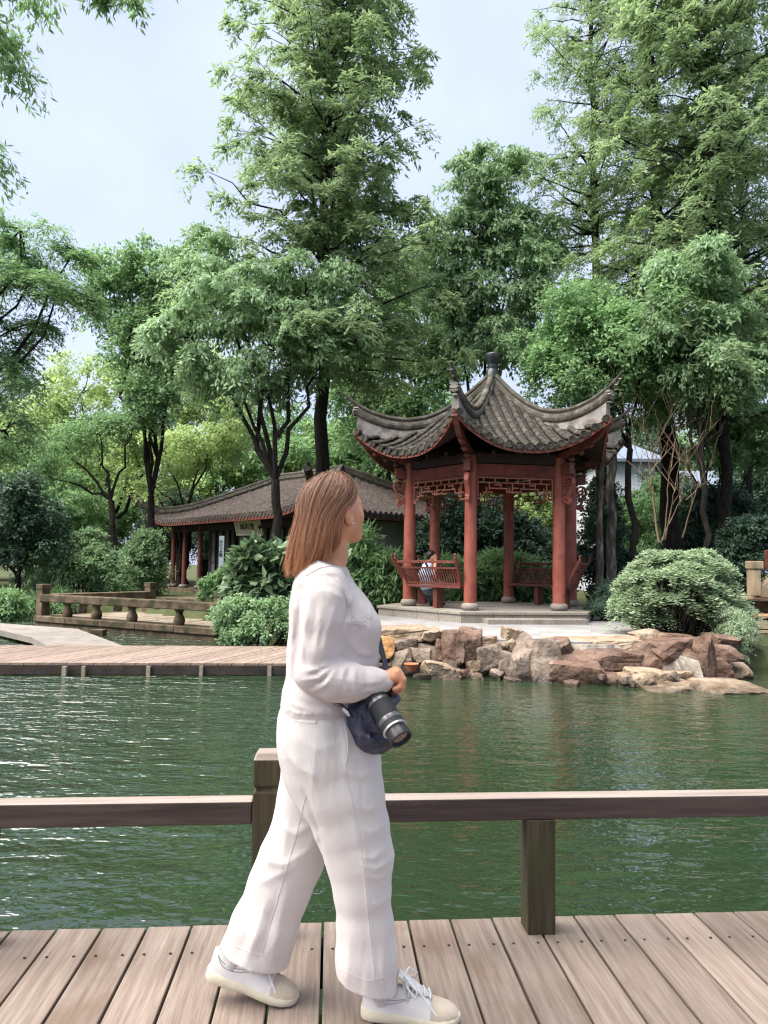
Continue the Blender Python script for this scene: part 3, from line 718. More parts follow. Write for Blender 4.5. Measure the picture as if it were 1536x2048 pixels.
def rock(name, c, size, mat, seed, parent, rotz=0.0, tilt=(0, 0), cuts=13, flat=.0):
    r_ = np.random.default_rng(seed)
    nn = r_.normal(size=(cuts, 3)); nn[:6] = np.array([[1, 0, 0], [-1, 0, 0], [0, 1, 0], [0, -1, 0], [0, 0, 1], [0, 0, -1]]) + r_.normal(size=(6, 3)) * .16
    nn /= np.linalg.norm(nn, axis=1)[:, None]
    dd = np.concatenate([r_.uniform(.72, .95, 6), r_.uniform(.86, 1.12, cuts - 6)])
    proj = IV @ nn.T; rad = np.where(proj > .05, dd / np.maximum(proj, .05), 9).min(1)
    V = IV * np.minimum(rad, 1.55)[:, None]
    nz = fbm(V, r_, 4, 1.3); V = V * (1 + .05 * nz)[:, None]
    step = np.abs(((V @ nn[6]) * 3.1 + .35 * nz) % 1 - .5); V = V * (1 - .035 * (step < .09))[:, None]
    V = V * (np.array(size) / 2)
    M_ = Matrix.Rotation(rotz, 3, 'Z') @ Matrix.Rotation(tilt[0], 3, 'X') @ Matrix.Rotation(tilt[1], 3, 'Y')
    V = V @ np.array(M_).T + np.array(c)
    o = link(bpy.data.objects.new(name, np_mesh(name, V, IF, mat, True)), parent)
    me = o.data; me.set_sharp_from_angle(angle=math.radians(32)); return o
RK = [(632, 690, 1258, 1335, 12.25, m_rg, .5), (680, 738, 1262, 1345, 12.1, m_rb, .5), (640, 700, 1300, 1360, 12.0, m_rt, .5),  # px0, px1, py_top, py_bottom, depth, material, depth size
    (728, 850, 1256, 1283, 12.4, m_rt, .5), (735, 792, 1272, 1312, 12.15, m_ro, .4), (846, 880, 1258, 1284, 12.3, m_rt, .4), (786, 835, 1278, 1306, 12.2, m_rg, .4),
    (822, 872, 1290, 1330, 12.1, m_rg, .45), (780, 830, 1300, 1345, 12.0, m_rg, .5), (868, 890, 1275, 1320, 12.15, m_rb, .4),
    (886, 926, 1262, 1332, 12.05, m_rb, .5), (918, 962, 1257, 1328, 12.1, m_rb, .5), (846, 912, 1326, 1362, 11.75, m_rt, .5), (888, 922, 1346, 1362, 11.6, m_rt, .3),
    (955, 1010, 1280, 1345, 12.0, m_rg, .5), (960, 990, 1276, 1296, 12.1, m_rt, .35), (1008, 1050, 1256, 1292, 12.2, m_rt, .35), (990, 1032, 1300, 1352, 11.85, m_rg, .4),
    (1022, 1068, 1288, 1372, 11.75, m_rg, .5), (1056, 1116, 1278, 1376, 11.65, m_rg, .5), (1108, 1145, 1284, 1322, 11.9, m_rb, .5),
    (1098, 1215, 1318, 1384, 11.45, m_rb, .6), (1110, 1290, 1278, 1298, 12.1, m_rt, .5), (1140, 1300, 1296, 1340, 11.85, m_rb, .7), (1205, 1242, 1345, 1386, 11.4, m_rb, .4),
    (1232, 1282, 1342, 1382, 11.3, m_rt, .45), (1280, 1392, 1296, 1345, 11.75, m_rb, .55), (1285, 1408, 1276, 1330, 12.2, m_rb, .8), (1262, 1330, 1340, 1368, 11.3, m_rt, .5), (1310, 1390, 1340, 1364, 11.4, m_rt, .45),
    (1388, 1420, 1276, 1372, 11.7, m_rb, .6), (1408, 1460, 1318, 1372, 11.8, m_rb, .5), (1404, 1460, 1290, 1325, 12.2, m_rb, .5), (1272, 1322, 1262, 1278, 12.6, m_rt, .3), (1318, 1382, 1270, 1290, 12.5, m_rb, .5),
    (1455, 1492, 1324, 1368, 12.3, m_rt, .6), (1285, 1400, 1366, 1396, 10.95, m_rt, .8), (1375, 1528, 1366, 1398, 10.9, m_rt, .8), (1500, 1560, 1388, 1402, 10.7, m_rg, .5),
    (1420, 1470, 1272, 1300, 12.7, m_rb, .6), (828, 858, 1346, 1360, 11.6, m_rg, .25), (1150, 1185, 1374, 1390, 11.2, m_rg, .3), (945, 965, 1345, 1362, 11.7, m_rt, .2), (1010, 1040, 1356, 1376, 11.5, m_rg, .25)]
for idx, (x0, x1, y0, y1, D_, mt, dp) in enumerate(RK):
    c = at((x0 + x1) / 2, (y0 + y1) / 2, D_); w = (x1 - x0) * D_ / FPX; h = (y1 - y0) * D_ / FPX
    wet = y1 > 1340
    o = rock('rock', (c.x, c.y + dp * .25, c.z - (.05 if wet else 0)), (w * 1.28, dp * 1.6, h * 1.2 + (.1 if wet else 0)), mt, 100 + idx, bank,
         rotz=float(rng.uniform(-.12, .12)), tilt=(float(rng.uniform(-.06, .06)), float(rng.uniform(-.05, .05))))
# mortared rubble behind the boulders
m_mortar = pmat('mortar', [(.10, .085, .07), (.20, .175, .15), (.30, .27, .235)], scale=6, rough=.95, bump=.9, bscale=7, bdist=.06, stain=((.05, .05, .03), 3, .55, .6))
mb = MB(); rows = []
for k, x in enumerate(np.linspace(640, 1400, 46)):
    xi = float(x); p = at_z(xi, float(np.interp(xi, [560, 760, 960, 1180, 1290, 1420, 1520], [1264, 1272, 1283, 1290, 1290, 1300, 1330])), PVZ - .03)
    j1, j2 = rng.normal() * .04, rng.normal() * .05
    zt_ = float(np.interp(xi, [560, 1290, 1420, 1520], [PVZ - .03, PVZ - .03, .0, -.2]))
    rows.append([(p.x, p.y + .8, zt_ - .01), (p.x, p.y + .05 + j1, zt_), (p.x, p.y - .12 + j2, (zt_ - .3) / 2), (p.x, p.y - .22 + j1, -.36), (p.x, p.y - .25, -.6)])
mb.loft(rows, closed=False, caps=False); mb.build('rubble', m_mortar, bank)
r2 = np.random.default_rng(5)
for k in range(30):
    x = r2.uniform(765, 1130) if k < 22 else r2.uniform(1130, 1480); y = r2.uniform(1290, 1352) if k < 22 else r2.uniform(1345, 1392); D_ = 11.95 - (y - 1290) / 62 * .2 - (.6 if k >= 22 else 0)
    c = at(x, y, D_); s = r2.uniform(.10, .22)
    rock('rock', tuple(c), (s * 1.4, s, s), [m_rg, m_rt, m_rb, m_rg][k % 4], 400 + k, bank, rotz=r2.uniform(0, 3), tilt=(r2.uniform(-.3, .3), r2.uniform(-.3, .3)))
# little clay pot at the waterline
m_clay = pmat('terracotta', [(.30, .09, .04), (.42, .15, .08)], rough=.8, bump=.1)
p = at(823, 1334, 11.55); pot = empty('clay_pot', p); tag(pot, 'small round terracotta bowl among the rocks at the waterline', 'pot')
mb = MB(); mb.lathe([(.05, -.06), (.09, 0), (.105, .035), (.112, .04), (.112, .052), (.095, .052), (.085, .01), (.02, .0)], tuple(p), 18); mb.build('bowl', m_clay, pot, smooth=True)
# ------------------------------------------------------------------ hall with hipped tile roof
m_htile = pmat('hall_tile', [(.025, .02, .018), (.065, .052, .046), (.125, .105, .092)], scale=10, rough=.85, bump=.4, bscale=40, stain=((.11, .06, .04), 1.2, .55, .5), objvar=.0)
m_hcol = pmat('hall_column', [(.10, .03, .024), (.16, .05, .04)], scale=5, rough=.55, bump=.1)
m_hwall = pmat('hall_wall', [(.36, .35, .31), (.46, .45, .41)], scale=2, rough=.9, bump=.1, stain=((.2, .2, .16), 1.2, .55, .5))
m_hpanel = pmat('door_panel', [(.03, .026, .024), (.06, .05, .045)], scale=4, rough=.5, bump=.1)
m_paper = pmat('window_paper', [(.11, .13, .13), (.17, .19, .19)], scale=3, rough=.7, bump=0)
EZ = 3.0
HA, HB = at_z(291, 1047, EZ), at_z(622, 1019, EZ)
hx = (HB - HA); hx.z = 0; HL = hx.length; hx.normalize(); hy = Vector((-hx.y, hx.x, 0))
if hy.x < 0: hy = -hy
HW = 8.2
hall = empty('hall', ((HA + HB) / 2 + hy * HW / 2).to_tuple()); hall.location.z = HZ
tag(hall, 'low garden hall with hipped tile roof, slim red porch columns and a hanging signboard', 'building')
def HP(x, y, z): v = HA + hx * x + hy * y; return Vector((v.x, v.y, z))
RZ = 4.8
def hz_(x, y):
    """roof height at hall-local x (along the front eave) and y (back)"""
    e = min(x, HL - x, y, HW - y) / (HW / 2); e = max(0, min(1, e))
    z = EZ + (RZ - EZ) * (e ** 1.18)
    cx_ = min(x, HL - x); cy_ = min(y, HW - y); cr = max(0, 1 - math.hypot(cx_, cy_) / 2.6)
    return z + .42 * cr ** 2
def slope(side):
    """rows of tiles running up the slope; waves across, steps along"""
    full = HL if side in (0, 2) else HW
    nrow = int(full / .22); sub = 6; nc = 30; mb = MB(); rows = []
    for i in range(nrow * sub + 1):
        s = full * i / (nrow * sub); mx_ = min(s, full - s, HW / 2); row = []
        wave = .05 * math.cos(2 * math.pi * i / sub)
        for j in range(nc + 1):
            d = mx_ * j / nc; x, y = ((s, d), (HL - d, s), (s, HW - d), (d, s))[side]
            saw = .03 * (1 - (d / .14) % 1.0); p = HP(x, y, hz_(x, y) + wave + saw); row.append(tuple(p))
        rows.append(row)
    mb.loft(rows, closed=False, caps=False)
    o = mb.build('roof_tiles', m_htile, hall); tag(o, kind='stuff')
for sd_i in range(4): slope(sd_i)
# eave edge: tile ends, red board, soffit
mbt = MB(); 
for side, full in ((0, HL), (1, HW), (3, HW)):
    nrow = int(full / .22)
    nrm = (-hy, hx, hy, -hx)[side]
    dirv = (hx, hy, hx, hy)[side]
    for i in range(nrow + 1):
        s = full * i / nrow; x, y = ((s, 0), (HL, s), (s, HW), (0, s))[side]; p = HP(x, y, hz_(x, y) + .03)
        a2 = np.linspace(0, 2 * math.pi, 8, endpoint=False)
        mbt.loft([[tuple(p + nrm * dn + dirv * (.07 * math.cos(t)) + Vector((0, 0, .07 * math.sin(t)))) for t in a2] for dn in (-.05, .03)])
        if i < nrow:
            s2 = s + .11; x, y = ((s2, 0), (HL, s2), (s2, HW), (0, s2))[side]; p = HP(x, y, hz_(x, y) - .03)
            mbt.loft([[tuple(p + nrm * dn + dirv * u + Vector((0, 0, z))) for u, z in ((-.09, .05), (-.07, -.04), (0, -.12), (.07, -.04), (.09, .05))] for dn in (-.03, .02)])
    mb = MB(); rows = []
    for i in range(31):
        s = full * i / 30; x, y = ((s, 0), (HL, s), (s, HW), (0, s))[side]; p = HP(x, y, hz_(x, y) - .06)
        rows.append([tuple(p), tuple(p + Vector((0, 0, -.12))), tuple(p - nrm * .05 + Vector((0, 0, -.12))), tuple(p - nrm * .05)])
    mb.loft(rows); mb.build('eave_board', m_redwood, hall)
tag(mbt.build('eave_tiles', m_htile, hall), kind='stuff')
mb = MB(); mb.prism([tuple(HP(x, y, 0).to_2d()) for x, y in ((.12, .12), (HL - .12, .12), (HL - .12, HW - .12), (.12, HW - .12))][::-1], EZ - .12, EZ - .06); mb.build('soffit', m_dark, hall)
# ridges
def ridge(path, tip=None):
    mb = MB(); pts = [Vector(p) for p in path]
    mb.tube([p + Vector((0, 0, .10)) for p in pts], .13, 8, flat=1.2); mb.build('ridge', m_tile, hall)
    mb = MB(); mb.tube([p + Vector((0, 0, .27)) for p in pts], [.075] * (len(pts) - 1) + [.05], 8); mb.build('ridge_roll', m_ridge, hall)
h2 = HW / 2
for x0, sx in ((0, 1), (HL, -1)):
    for y0, sy in ((0, 1), (HW, -1)):
        pts = []
        for t in np.linspace(1, -.02, 22):
            x = x0 + sx * h2 * t; y = y0 + sy * h2 * t; pts.append(HP(x, y, hz_(min(max(x, 0), HL), min(max(y, 0), HW)) + (.0 if t > .12 else .25 * (.12 - t) / .14)))
        e_ = pts[-1] + (pts[-1] - pts[-3]) * .9 + Vector((0, 0, .22)); pts.append(e_); ridge(pts)
ridge([HP(h2, h2, RZ), HP(HL / 2, h2, RZ - .04), HP(HL - h2, h2, RZ)])
# floor, walls, columns
mb = MB(); mb.prism([tuple(HP(x, y, 0).to_2d()) for x, y in ((.55, .5), (HL - .6, .5), (HL - .6, HW - .5), (.55, HW - .5))][::-1], -.2, HZ); mb.build('floor', m_stone, hall)
WX0, WX1, WY0, WY1 = 2.3, HL - 1.5, 1.9, HW - 1.2
def wall(a_, b_, z0, z1, mat, name, th=.16):
    mb = MB(); mb.bar((a_.x, a_.y, (z0 + z1) / 2), (b_.x, b_.y, (z0 + z1) / 2), th, z1 - z0); return mb.build(name, mat, hall)
wall(HP(WX0, WY0, 0), HP(WX1, WY0, 0), HZ, EZ - .1, m_hpanel, 'wall'); wall(HP(WX1, WY0, 0), HP(WX1, WY1, 0), HZ, EZ - .1, m_hwall, 'wall')
wall(HP(WX0, WY0, 0), HP(WX0, WY1, 0), HZ, EZ - .1, m_hpanel, 'wall'); wall(HP(WX0, WY1, 0), HP(WX1, WY1, 0), HZ, EZ - .1, m_hwall, 'wall')
for k in range(12):                                     # window leaves along the front
    x = WX0 + .5 + k * .58
    if x > WX1 - .5: break
    c = HP(x, WY0 - .1, HZ + 1.35); R = np.array([[hx.x, hy.x, 0], [hx.y, hy.y, 0], [0, 0, 1]])
    mb = MB(); mb.box(c, (.34, .03, 1.9), R); wn_ = mb.build('window', m_paper, hall)
    mb = MB()
    for dx in (-.19, .19): mb.box(c + hx * dx - hy * .02, (.05, .05, 2.0), R)
    for dz in (-.98, -.3, .98): mb.box(c + Vector((0, 0, dz)) - hy * .022, (.38, .045, .05), R)
    mb.build('window_frame', m_hpanel, wn_)
cl = [(.9, .9), (3.4, .9), (6.2, .9), (9.0, .9), (HL - 1.0, .9), (.9, 3.4), (.9, 6.2), (2.0, .9), (HL - .95, 3.0), (HL - .95, 5.2), (HL - 1.0, HW - 1.0)]
for x, y in cl:
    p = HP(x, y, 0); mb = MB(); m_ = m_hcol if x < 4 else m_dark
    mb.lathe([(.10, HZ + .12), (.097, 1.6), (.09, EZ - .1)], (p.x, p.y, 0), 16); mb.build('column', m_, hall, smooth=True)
    mb = MB(); mb.lathe([(.16, 0), (.2, .04), (.21, .08), (.17, .13)], (p.x, p.y, HZ + .001), 16); mb.build('column_base', m_granite, hall, smooth=True)
mb = MB(); a_, b_ = HP(.9, .9, 2.72), HP(HL - 1, .9, 2.72); mb.bar(a_, b_, .12, .22); mb.build('beam', m_dark, hall)
# hanging signboard with brushed characters
m_board = pmat('sign_board', [(.52, .45, .31), (.62, .55, .40)], scale=6, rough=.6, bump=.1)
m_ink = pmat('ink', [(.012, .03, .022), (.02, .045, .03)], rough=.5, bump=0)
m_white = pmat('pale_frame', [(.62, .58, .5), (.7, .66, .58)], rough=.6, bump=0)
def ftext(body, size, mat, M_, name, parent, extr=.004, spacing=1.0):
    c = bpy.data.curves.new(name, 'FONT'); c.body = body; c.size = size; c.extrude = extr; c.align_x = 'CENTER'; c.align_y = 'CENTER'; c.space_character = spacing; c.space_line = .95
    c.offset = size * .012
    t = bpy.data.objects.new(name, c); col.objects.link(t); dg = bpy.context.evaluated_depsgraph_get(); me = bpy.data.meshes.new_from_object(t.evaluated_get(dg)); bpy.data.objects.remove(t)
    me.transform(M_); me.materials.clear(); me.materials.append(mat); o = bpy.data.objects.new(name, me); link(o)
    if parent is not None: add_parent(o, parent)
    return o
sc_ = at(497, 1053, 0.5 * 0 + (HA + hx * (HL * .58) + hy * .25).y); DS = sc_.y
bw, bh = 52 * DS / FPX * 1.22, 30 * DS / FPX * 1.15
sb = empty('signboard', sc_); tag(sb, 'cream signboard with three large black brushed characters under the hall eave', 'sign')
ax = hx.lerp(Vector((1, 0, 0)), .45).normalized(); an = Vector((ax.y, -ax.x, 0)); tilt = .36
up_ = (Vector((0, 0, 1)) * math.cos(tilt) + an * math.sin(tilt)).normalized(); nf = ax.cross(up_)
MS = Matrix(((ax.x, up_.x, nf.x, sc_.x), (ax.y, up_.y, nf.y, sc_.y), (ax.z, up_.z, nf.z, sc_.z), (0, 0, 0, 1)))
R3 = np.array(MS.to_3x3())
mb = MB(); mb.box(sc_ - nf * .03, (bw, bh, .05), R3); mb.build('panel', m_board, sb)
mb = MB()
for s_ in (-1, 1):
    mb.box(sc_ + ax * (s_ * bw / 2), (.035, bh + .05, .08), R3); mb.box(sc_ + up_ * (s_ * bh / 2), (bw + .04, .035, .075), R3)
mb.build('frame', m_white, sb)
ftext('絲彩堂', bh * .37, m_ink, MS @ Matrix.Translation((-.06, -.02, .006)) @ Matrix.Diagonal((.92, 1.12, 1, 1)), 'lettering', sb, spacing=1.08)
ftext('乙\n書', bh * .15, m_ink, MS @ Matrix.Translation((bw * .42, -.05, .006)), 'seal_lettering', sb)
# upright white board with a column of small characters
pb = at(443, 1110, DS - 1.2); vb = empty('couplet_board', (pb.x, pb.y, HZ)); tag(vb, 'tall narrow white upright board with one column of small dark characters', 'sign')
mb = MB(); zt_ = at(443, 1072, DS - 1.2).z; mb.box((pb.x, pb.y, (zt_ + .3) / 2), (.165, .05, zt_ - .3)); mb.build('board', pmat('pale_blue_board', [(.24, .30, .34), (.31, .37, .41)], rough=.6, bump=0), vb, bevel=.004)
ftext('大\n小\n十\n分\n園', .12, m_ink, Matrix.Translation((pb.x - .02, pb.y - .03, zt_ - .42)) @ Matrix.Rotation(math.radians(90), 4, 'X'), 'lettering', vb)
# ---------------------------------------------------------------- white house far right and stone bridge at the right edge
m_house = pmat('house_wall', [(.5, .52, .56), (.58, .60, .64)], scale=2, rough=.9, bump=.05)
m_hroof = pmat('house_roof', [(.10, .125, .165), (.15, .18, .23)], scale=6, rough=.7, bump=.2)
m_glass = pmat('house_glass', [(.03, .045, .05), (.06, .08, .085)], rough=.1, spec=.5, bump=0)
def house(x0, x1, ytop, D_, depth, label, roof=True):
    a_, b_ = at(x0, 1100, D_), at(x1, 1100, D_); zt = at(x0, ytop, D_).z
    h = empty('house', ((a_.x + b_.x) / 2, D_ + depth / 2, .2)); tag(h, label, 'house')
    mb = MB(); mb.box(((a_.x + b_.x) / 2, D_ + depth / 2, (zt - .1) / 2), (b_.x - a_.x, depth, zt + .1)); mb.build('wall', m_house, h)
    if roof:
        mb = MB(); cx_, w = (a_.x + b_.x) / 2, (b_.x - a_.x) / 2 + .5
        mb.loft([[(cx_ - w, D_ - .5, zt), (cx_ + w, D_ - .5, zt), (cx_ + w, D_ + depth + .5, zt), (cx_ - w, D_ + depth + .5, zt)], [(cx_ - w, D_ - .5, zt + .15), (cx_ + w, D_ - .5, zt + .15), (cx_ + w, D_ + depth + .5, zt + .15), (cx_ - w, D_ + depth + .5, zt + .15)],
                 [(cx_ - w * .5, D_ + depth * .4, zt + 1.6), (cx_ + w * .5, D_ + depth * .4, zt + 1.6), (cx_ + w * .5, D_ + depth * .6, zt + 1.6), (cx_ - w * .5, D_ + depth * .6, zt + 1.6)]]); mb.build('roof', m_hroof, h)
    nwin = max(1, int((b_.x - a_.x) / 2.2))
    for k in range(nwin):
        for zz in [z for z in (1.6, 4.3, 7.0) if z + .8 < zt]:
            c = Vector((a_.x + (b_.x - a_.x) * (k + .5) / nwin, D_ - .02, zz)); mb = MB(); mb.box(c, (1.1, .08, 1.3)); w_ = mb.build('window', m_glass, h)
            mb = MB(); mb.box(c + Vector((0, -.05, 0)), (.06, .05, 1.3)); mb.box(c + Vector((0, -.05, -.69)), (1.3, .14, .08)); mb.build('window_frame', m_house, w_)
house(1195, 1312, 925, 38.0, 8, 'white two-storey house behind the trees beyond the fern-like shrub')
house(1392, 1500, 985, 42.0, 8, 'white house with blue-grey roof glimpsed between the trunks at the right')
br = empty('stone_bridge', at_z(1540, 1288, WATER_Z)); tag(br, 'tan stone bridge abutment with carved post at the right edge', 'bridge')
BD = 15.6
def bblk(x0, x1, y0, y1, d0, dp, name, mat=m_stone, bev=.012):
    a_, b_ = at(x0, y0, d0), at(x1, y1, d0); mb = MB(); mb.box(((a_.x + b_.x) / 2, d0 + dp / 2, (a_.z + b_.z) / 2), (b_.x - a_.x, dp, a_.z - b_.z)); return mb.build(name, mat, br, bevel=bev)
m_sand = pmat('bridge_stone', [(.20, .15, .09), (.31, .24, .16), (.40, .32, .23)], scale=4, rough=.85, bump=.3, bscale=24, stain=((.12, .10, .06), 2, .52, .7), objvar=.12)
m_rust = pmat('red_bridge_stone', [(.22, .12, .07), (.32, .18, .11)], scale=5, rough=.85, bump=.3)
bblk(1480, 1700, 1230, 1239.5, BD - .03, 1.4, 'course_stone', m_rust)
for y0, y1, off in ((1240, 1259, 0), (1260, 1268, 25), (1269, 1287, -18), (1288, 1312, 12)):
    for k in range(3): bblk(1460 + off + k * 90, 1548 + off + k * 90, y0, y1, BD, 1.4, 'course_stone', m_sand)
bblk(1475, 1700, 1193, 1202, BD + .5, .6, 'course_stone', m_sand)
bblk(1500, 1700, 1203, 1229, BD + .8, .6, 'arch_wall', m_stone)
bblk(1506, 1523, 1139, 1192, BD + .45, .3, 'post', m_sand); bblk(1505, 1528, 1122, 1138, BD + .42, .34, 'post_cap', m_sand)
c = at(1575, 1185, BD + .55); mb = MB(); a2 = np.linspace(0, math.pi, 14)
mb.loft([[(c.x + .62 * math.cos(t), c.y + dy, c.z + .5 * math.sin(t) - .1) for t in a2] for dy in (-.08, .1)]); mb.build('carved_panel', m_sand, br)
bblk(1531, 1538, 1100, 1138, BD + .7, .07, 'rail_post', m_redwood)
# ------------------------------------------------------------------ trees and shrubs
m_bark = pmat('bark', [(.010, .009, .008), (.024, .021, .018), (.05, .044, .037)], scale=5, stretch=(5, 5, .8), rough=.95, spec=.1, bump=.9, bscale=9, bstretch=(7, 7, 1), bdist=.05, stain=((.03, .036, .02), 1.2, .58, .5))
m_twig = pmat('twig', [(.03, .024, .018), (.06, .048, .036)], scale=6, rough=.95, bump=.2)
m_dry = pmat('dry_branch', [(.10, .066, .04), (.17, .118, .075)], scale=6, rough=.8, bump=.1)
L_mid = leafmat('leaf_mid', (0.113, 0.207, 0.091), (0.220, 0.345, 0.158), trans=0.42)
L_dawn = leafmat('leaf_dawn_redwood', (0.136, 0.207, 0.104), (0.255, 0.345, 0.171), trans=0.46)
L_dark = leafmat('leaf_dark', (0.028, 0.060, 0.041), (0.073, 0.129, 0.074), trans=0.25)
L_pale = leafmat('leaf_pale', (0.226, 0.315, 0.122), (0.392, 0.500, 0.231), trans=0.48)
L_fresh = leafmat('leaf_fresh', (0.131, 0.237, 0.104), (0.250, 0.403, 0.177), trans=0.45)
L_sil = leafmat('leaf_silvery', (0.149, 0.243, 0.122), (0.292, 0.422, 0.226), trans=0.4)
L_fern = leafmat('leaf_ferny', (0.202, 0.279, 0.171), (0.356, 0.446, 0.285), trans=.38)
L_gloss = leafmat('leaf_glossy', (.075, .13, .065), (.17, .245, .13), trans=.25, rough=.4, spec=.45)
NLEAF = 0
def unit(a_): return a_ / np.maximum(np.linalg.norm(a_, axis=-1, keepdims=True), 1e-9)
def leaf_mesh(name, P, D, Nn, Ln, Wd, mat):
    global NLEAF
    n_ = len(P); NLEAF += n_
    D = unit(D); S = unit(np.cross(D, Nn)); Ln = np.broadcast_to(Ln, (n_,))[:, None]; Wd = np.broadcast_to(Wd, (n_,))[:, None]
    up = np.cross(S, D)
    V = np.empty((n_, 4, 3), np.float32)
    V[:, 0] = P; V[:, 1] = P + D * Ln * .45 + S * Wd * .5 - up * Wd * .12; V[:, 2] = P + D * Ln; V[:, 3] = P + D * Ln * .45 - S * Wd * .5 - up * Wd * .12
    return np_mesh(name, V.reshape(-1, 3), np.arange(n_ * 4).reshape(-1, 4), mat)
def spray(r_, C, R, twigs, per, style, leaf, axis=None):
    """C (n,3) clump centres, R (n,) radii -> leaf base points, directions, normals, lengths, widths"""
    n_ = len(C); C = np.asarray(C, float); R = np.asarray(R, float)
    T = n_ * twigs; ci = np.repeat(np.arange(n_), twigs)
    d = unit(r_.normal(size=(T, 3)))
    out_ = unit(C - axis) if axis is not None else np.zeros_like(C)
    Ll, Lw = leaf
    if style == 'broad':
        d = unit(d + .35 * out_[ci] + np.array([0, 0, .25])); d[:, 2] *= .75
        t = r_.uniform(.3, 1.0, (T, per)) ** .7
        P = C[ci][:, None, :] + (d[:, None, :] * t[..., None]) * R[ci][:, None, None]
        P[..., 2] -= (t ** 2) * R[ci][:, None] * .22
        P += r_.normal(size=P.shape) * (.10 * R[ci])[:, None, None]
        D = d[:, None, :] * .8 + r_.normal(size=P.shape) * .75 + np.array([0, 0, -.45])
        Nn = np.array([0, 0, 1.0]) + d[:, None, :] * .5 + r_.normal(size=P.shape) * .55
    elif style == 'droop':
        d = unit(d + .5 * out_[ci] + np.array([0, 0, .15])); d[:, 2] *= .6
        t = r_.uniform(.15, 1.0, (T, per))
        P = C[ci][:, None, :] + d[:, None, :] * t[..., None] * R[ci][:, None, None]
        P[..., 2] -= (t ** 2.2) * R[ci][:, None] * .5
        P += r_.normal(size=P.shape) * (.07 * R[ci])[:, None, None]
        D = d[:, None, :] * .45 + r_.normal(size=P.shape) * .6 + np.array([0, 0, -.75])
        Nn = d[:, None, :] + np.array([0, 0, .5]) + r_.normal(size=P.shape) * .5
    elif style == 'feather':
        d = unit(d * np.array([1, 1, .45]) + .8 * out_[ci] * np.array([1, 1, .3])); 
        t = np.linspace(.1, 1.0, per)[None, :] + r_.uniform(-.04, .04, (T, per))
        P = C[ci][:, None, :] + d[:, None, :] * t[..., None] * R[ci][:, None, None]
        P[..., 2] -= (t ** 1.8) * R[ci][:, None] * .55
        P += r_.normal(size=P.shape) * (.035 * R[ci])[:, None, None]
        sgn = np.where(np.arange(per) % 2 == 0, 1, -1)[None, :, None]
        side = unit(np.cross(d, np.array([0, 0, 1.0])))
        D = side[:, None, :] * sgn * .8 + d[:, None, :] * .55 + np.array([0, 0, -.45]) + r_.normal(size=P.shape) * .3
        Nn = np.array([0, 0, 1.0]) + .5 * out_[ci][:, None, :] + r_.normal(size=P.shape) * .45
    elif style == 'frond':                                  # arching compound leaves, tips hanging
        d = unit(d * np.array([1, 1, .35]) + .9 * out_[ci] + np.array([0, 0, .35]))
        t = np.linspace(.1, 1.0, per)[None, :] + r_.uniform(-.03, .03, (T, per))
        P = C[ci][:, None, :] + d[:, None, :] * t[..., None] * R[ci][:, None, None]
        P[..., 2] -= (t ** 2) * R[ci][:, None] * .8
        P += r_.normal(size=P.shape) * (.02 * R[ci])[:, None, None]
        sgn = np.where(np.arange(per) % 2 == 0, 1, -1)[None, :, None]
        side = unit(np.cross(d, np.array([0, 0, 1.0])))
        D = side[:, None, :] * sgn + d[:, None, :] * .5 + np.array([0, 0, -.15]) + r_.normal(size=P.shape) * .25
        Nn = np.array([0, 0, 1.0]) + r_.normal(size=P.shape) * .35
    P = P.reshape(-1, 3); D = np.broadcast_to(D, (T, per, 3)).reshape(-1, 3); Nn = np.broadcast_to(Nn, (T, per, 3)).reshape(-1, 3)
    sz = r_.uniform(.7, 1.25, len(P)); return P, D, Nn, Ll * sz, Lw * sz
def limb_path(r_, a_, b_, n_=7, sag=.0, wob=.06):
    a_ = np.array(a_, float); b_ = np.array(b_, float); L_ = np.linalg.norm(b_ - a_); t = np.linspace(0, 1, n_)[:, None]
    P = a_ + (b_ - a_) * t; P[:, 2] += np.sin(t[:, 0] * np.pi) * sag * L_
    P[1:-1] += r_.normal(size=(n_ - 2, 3)) * wob * L_ * .5; return P
def trunk_tube(mb, r_, base, top, r0, r1, n_=14, wob=.02, sides=12, flare=1.35):
    P = limb_path(r_, base, top, n_, 0, wob); rad = np.linspace(r0, r1, n_); rad[0] *= flare; mb.tube([tuple(p) for p in P], rad, sides); return P
def finish_tree(name, label, base, trunk_mb, leaves, lmat, group=None, cat='tree', crown='crown', stem='trunk', wood=None):
    t = empty(name, base); tag(t, label, cat, group)
    if trunk_mb is not None and trunk_mb.n: trunk_mb.build(stem, wood or m_bark, t, smooth=True)
    P, D, Nn, Ll, Lw = leaves
    o = link(bpy.data.objects.new(crown, leaf_mesh(crown, P, D, Nn, Ll, Lw, lmat))); add_parent(o, t); return t
def cat_leaves(ls): return [np.concatenate([l[k] for l in ls]) for k in range(5)]
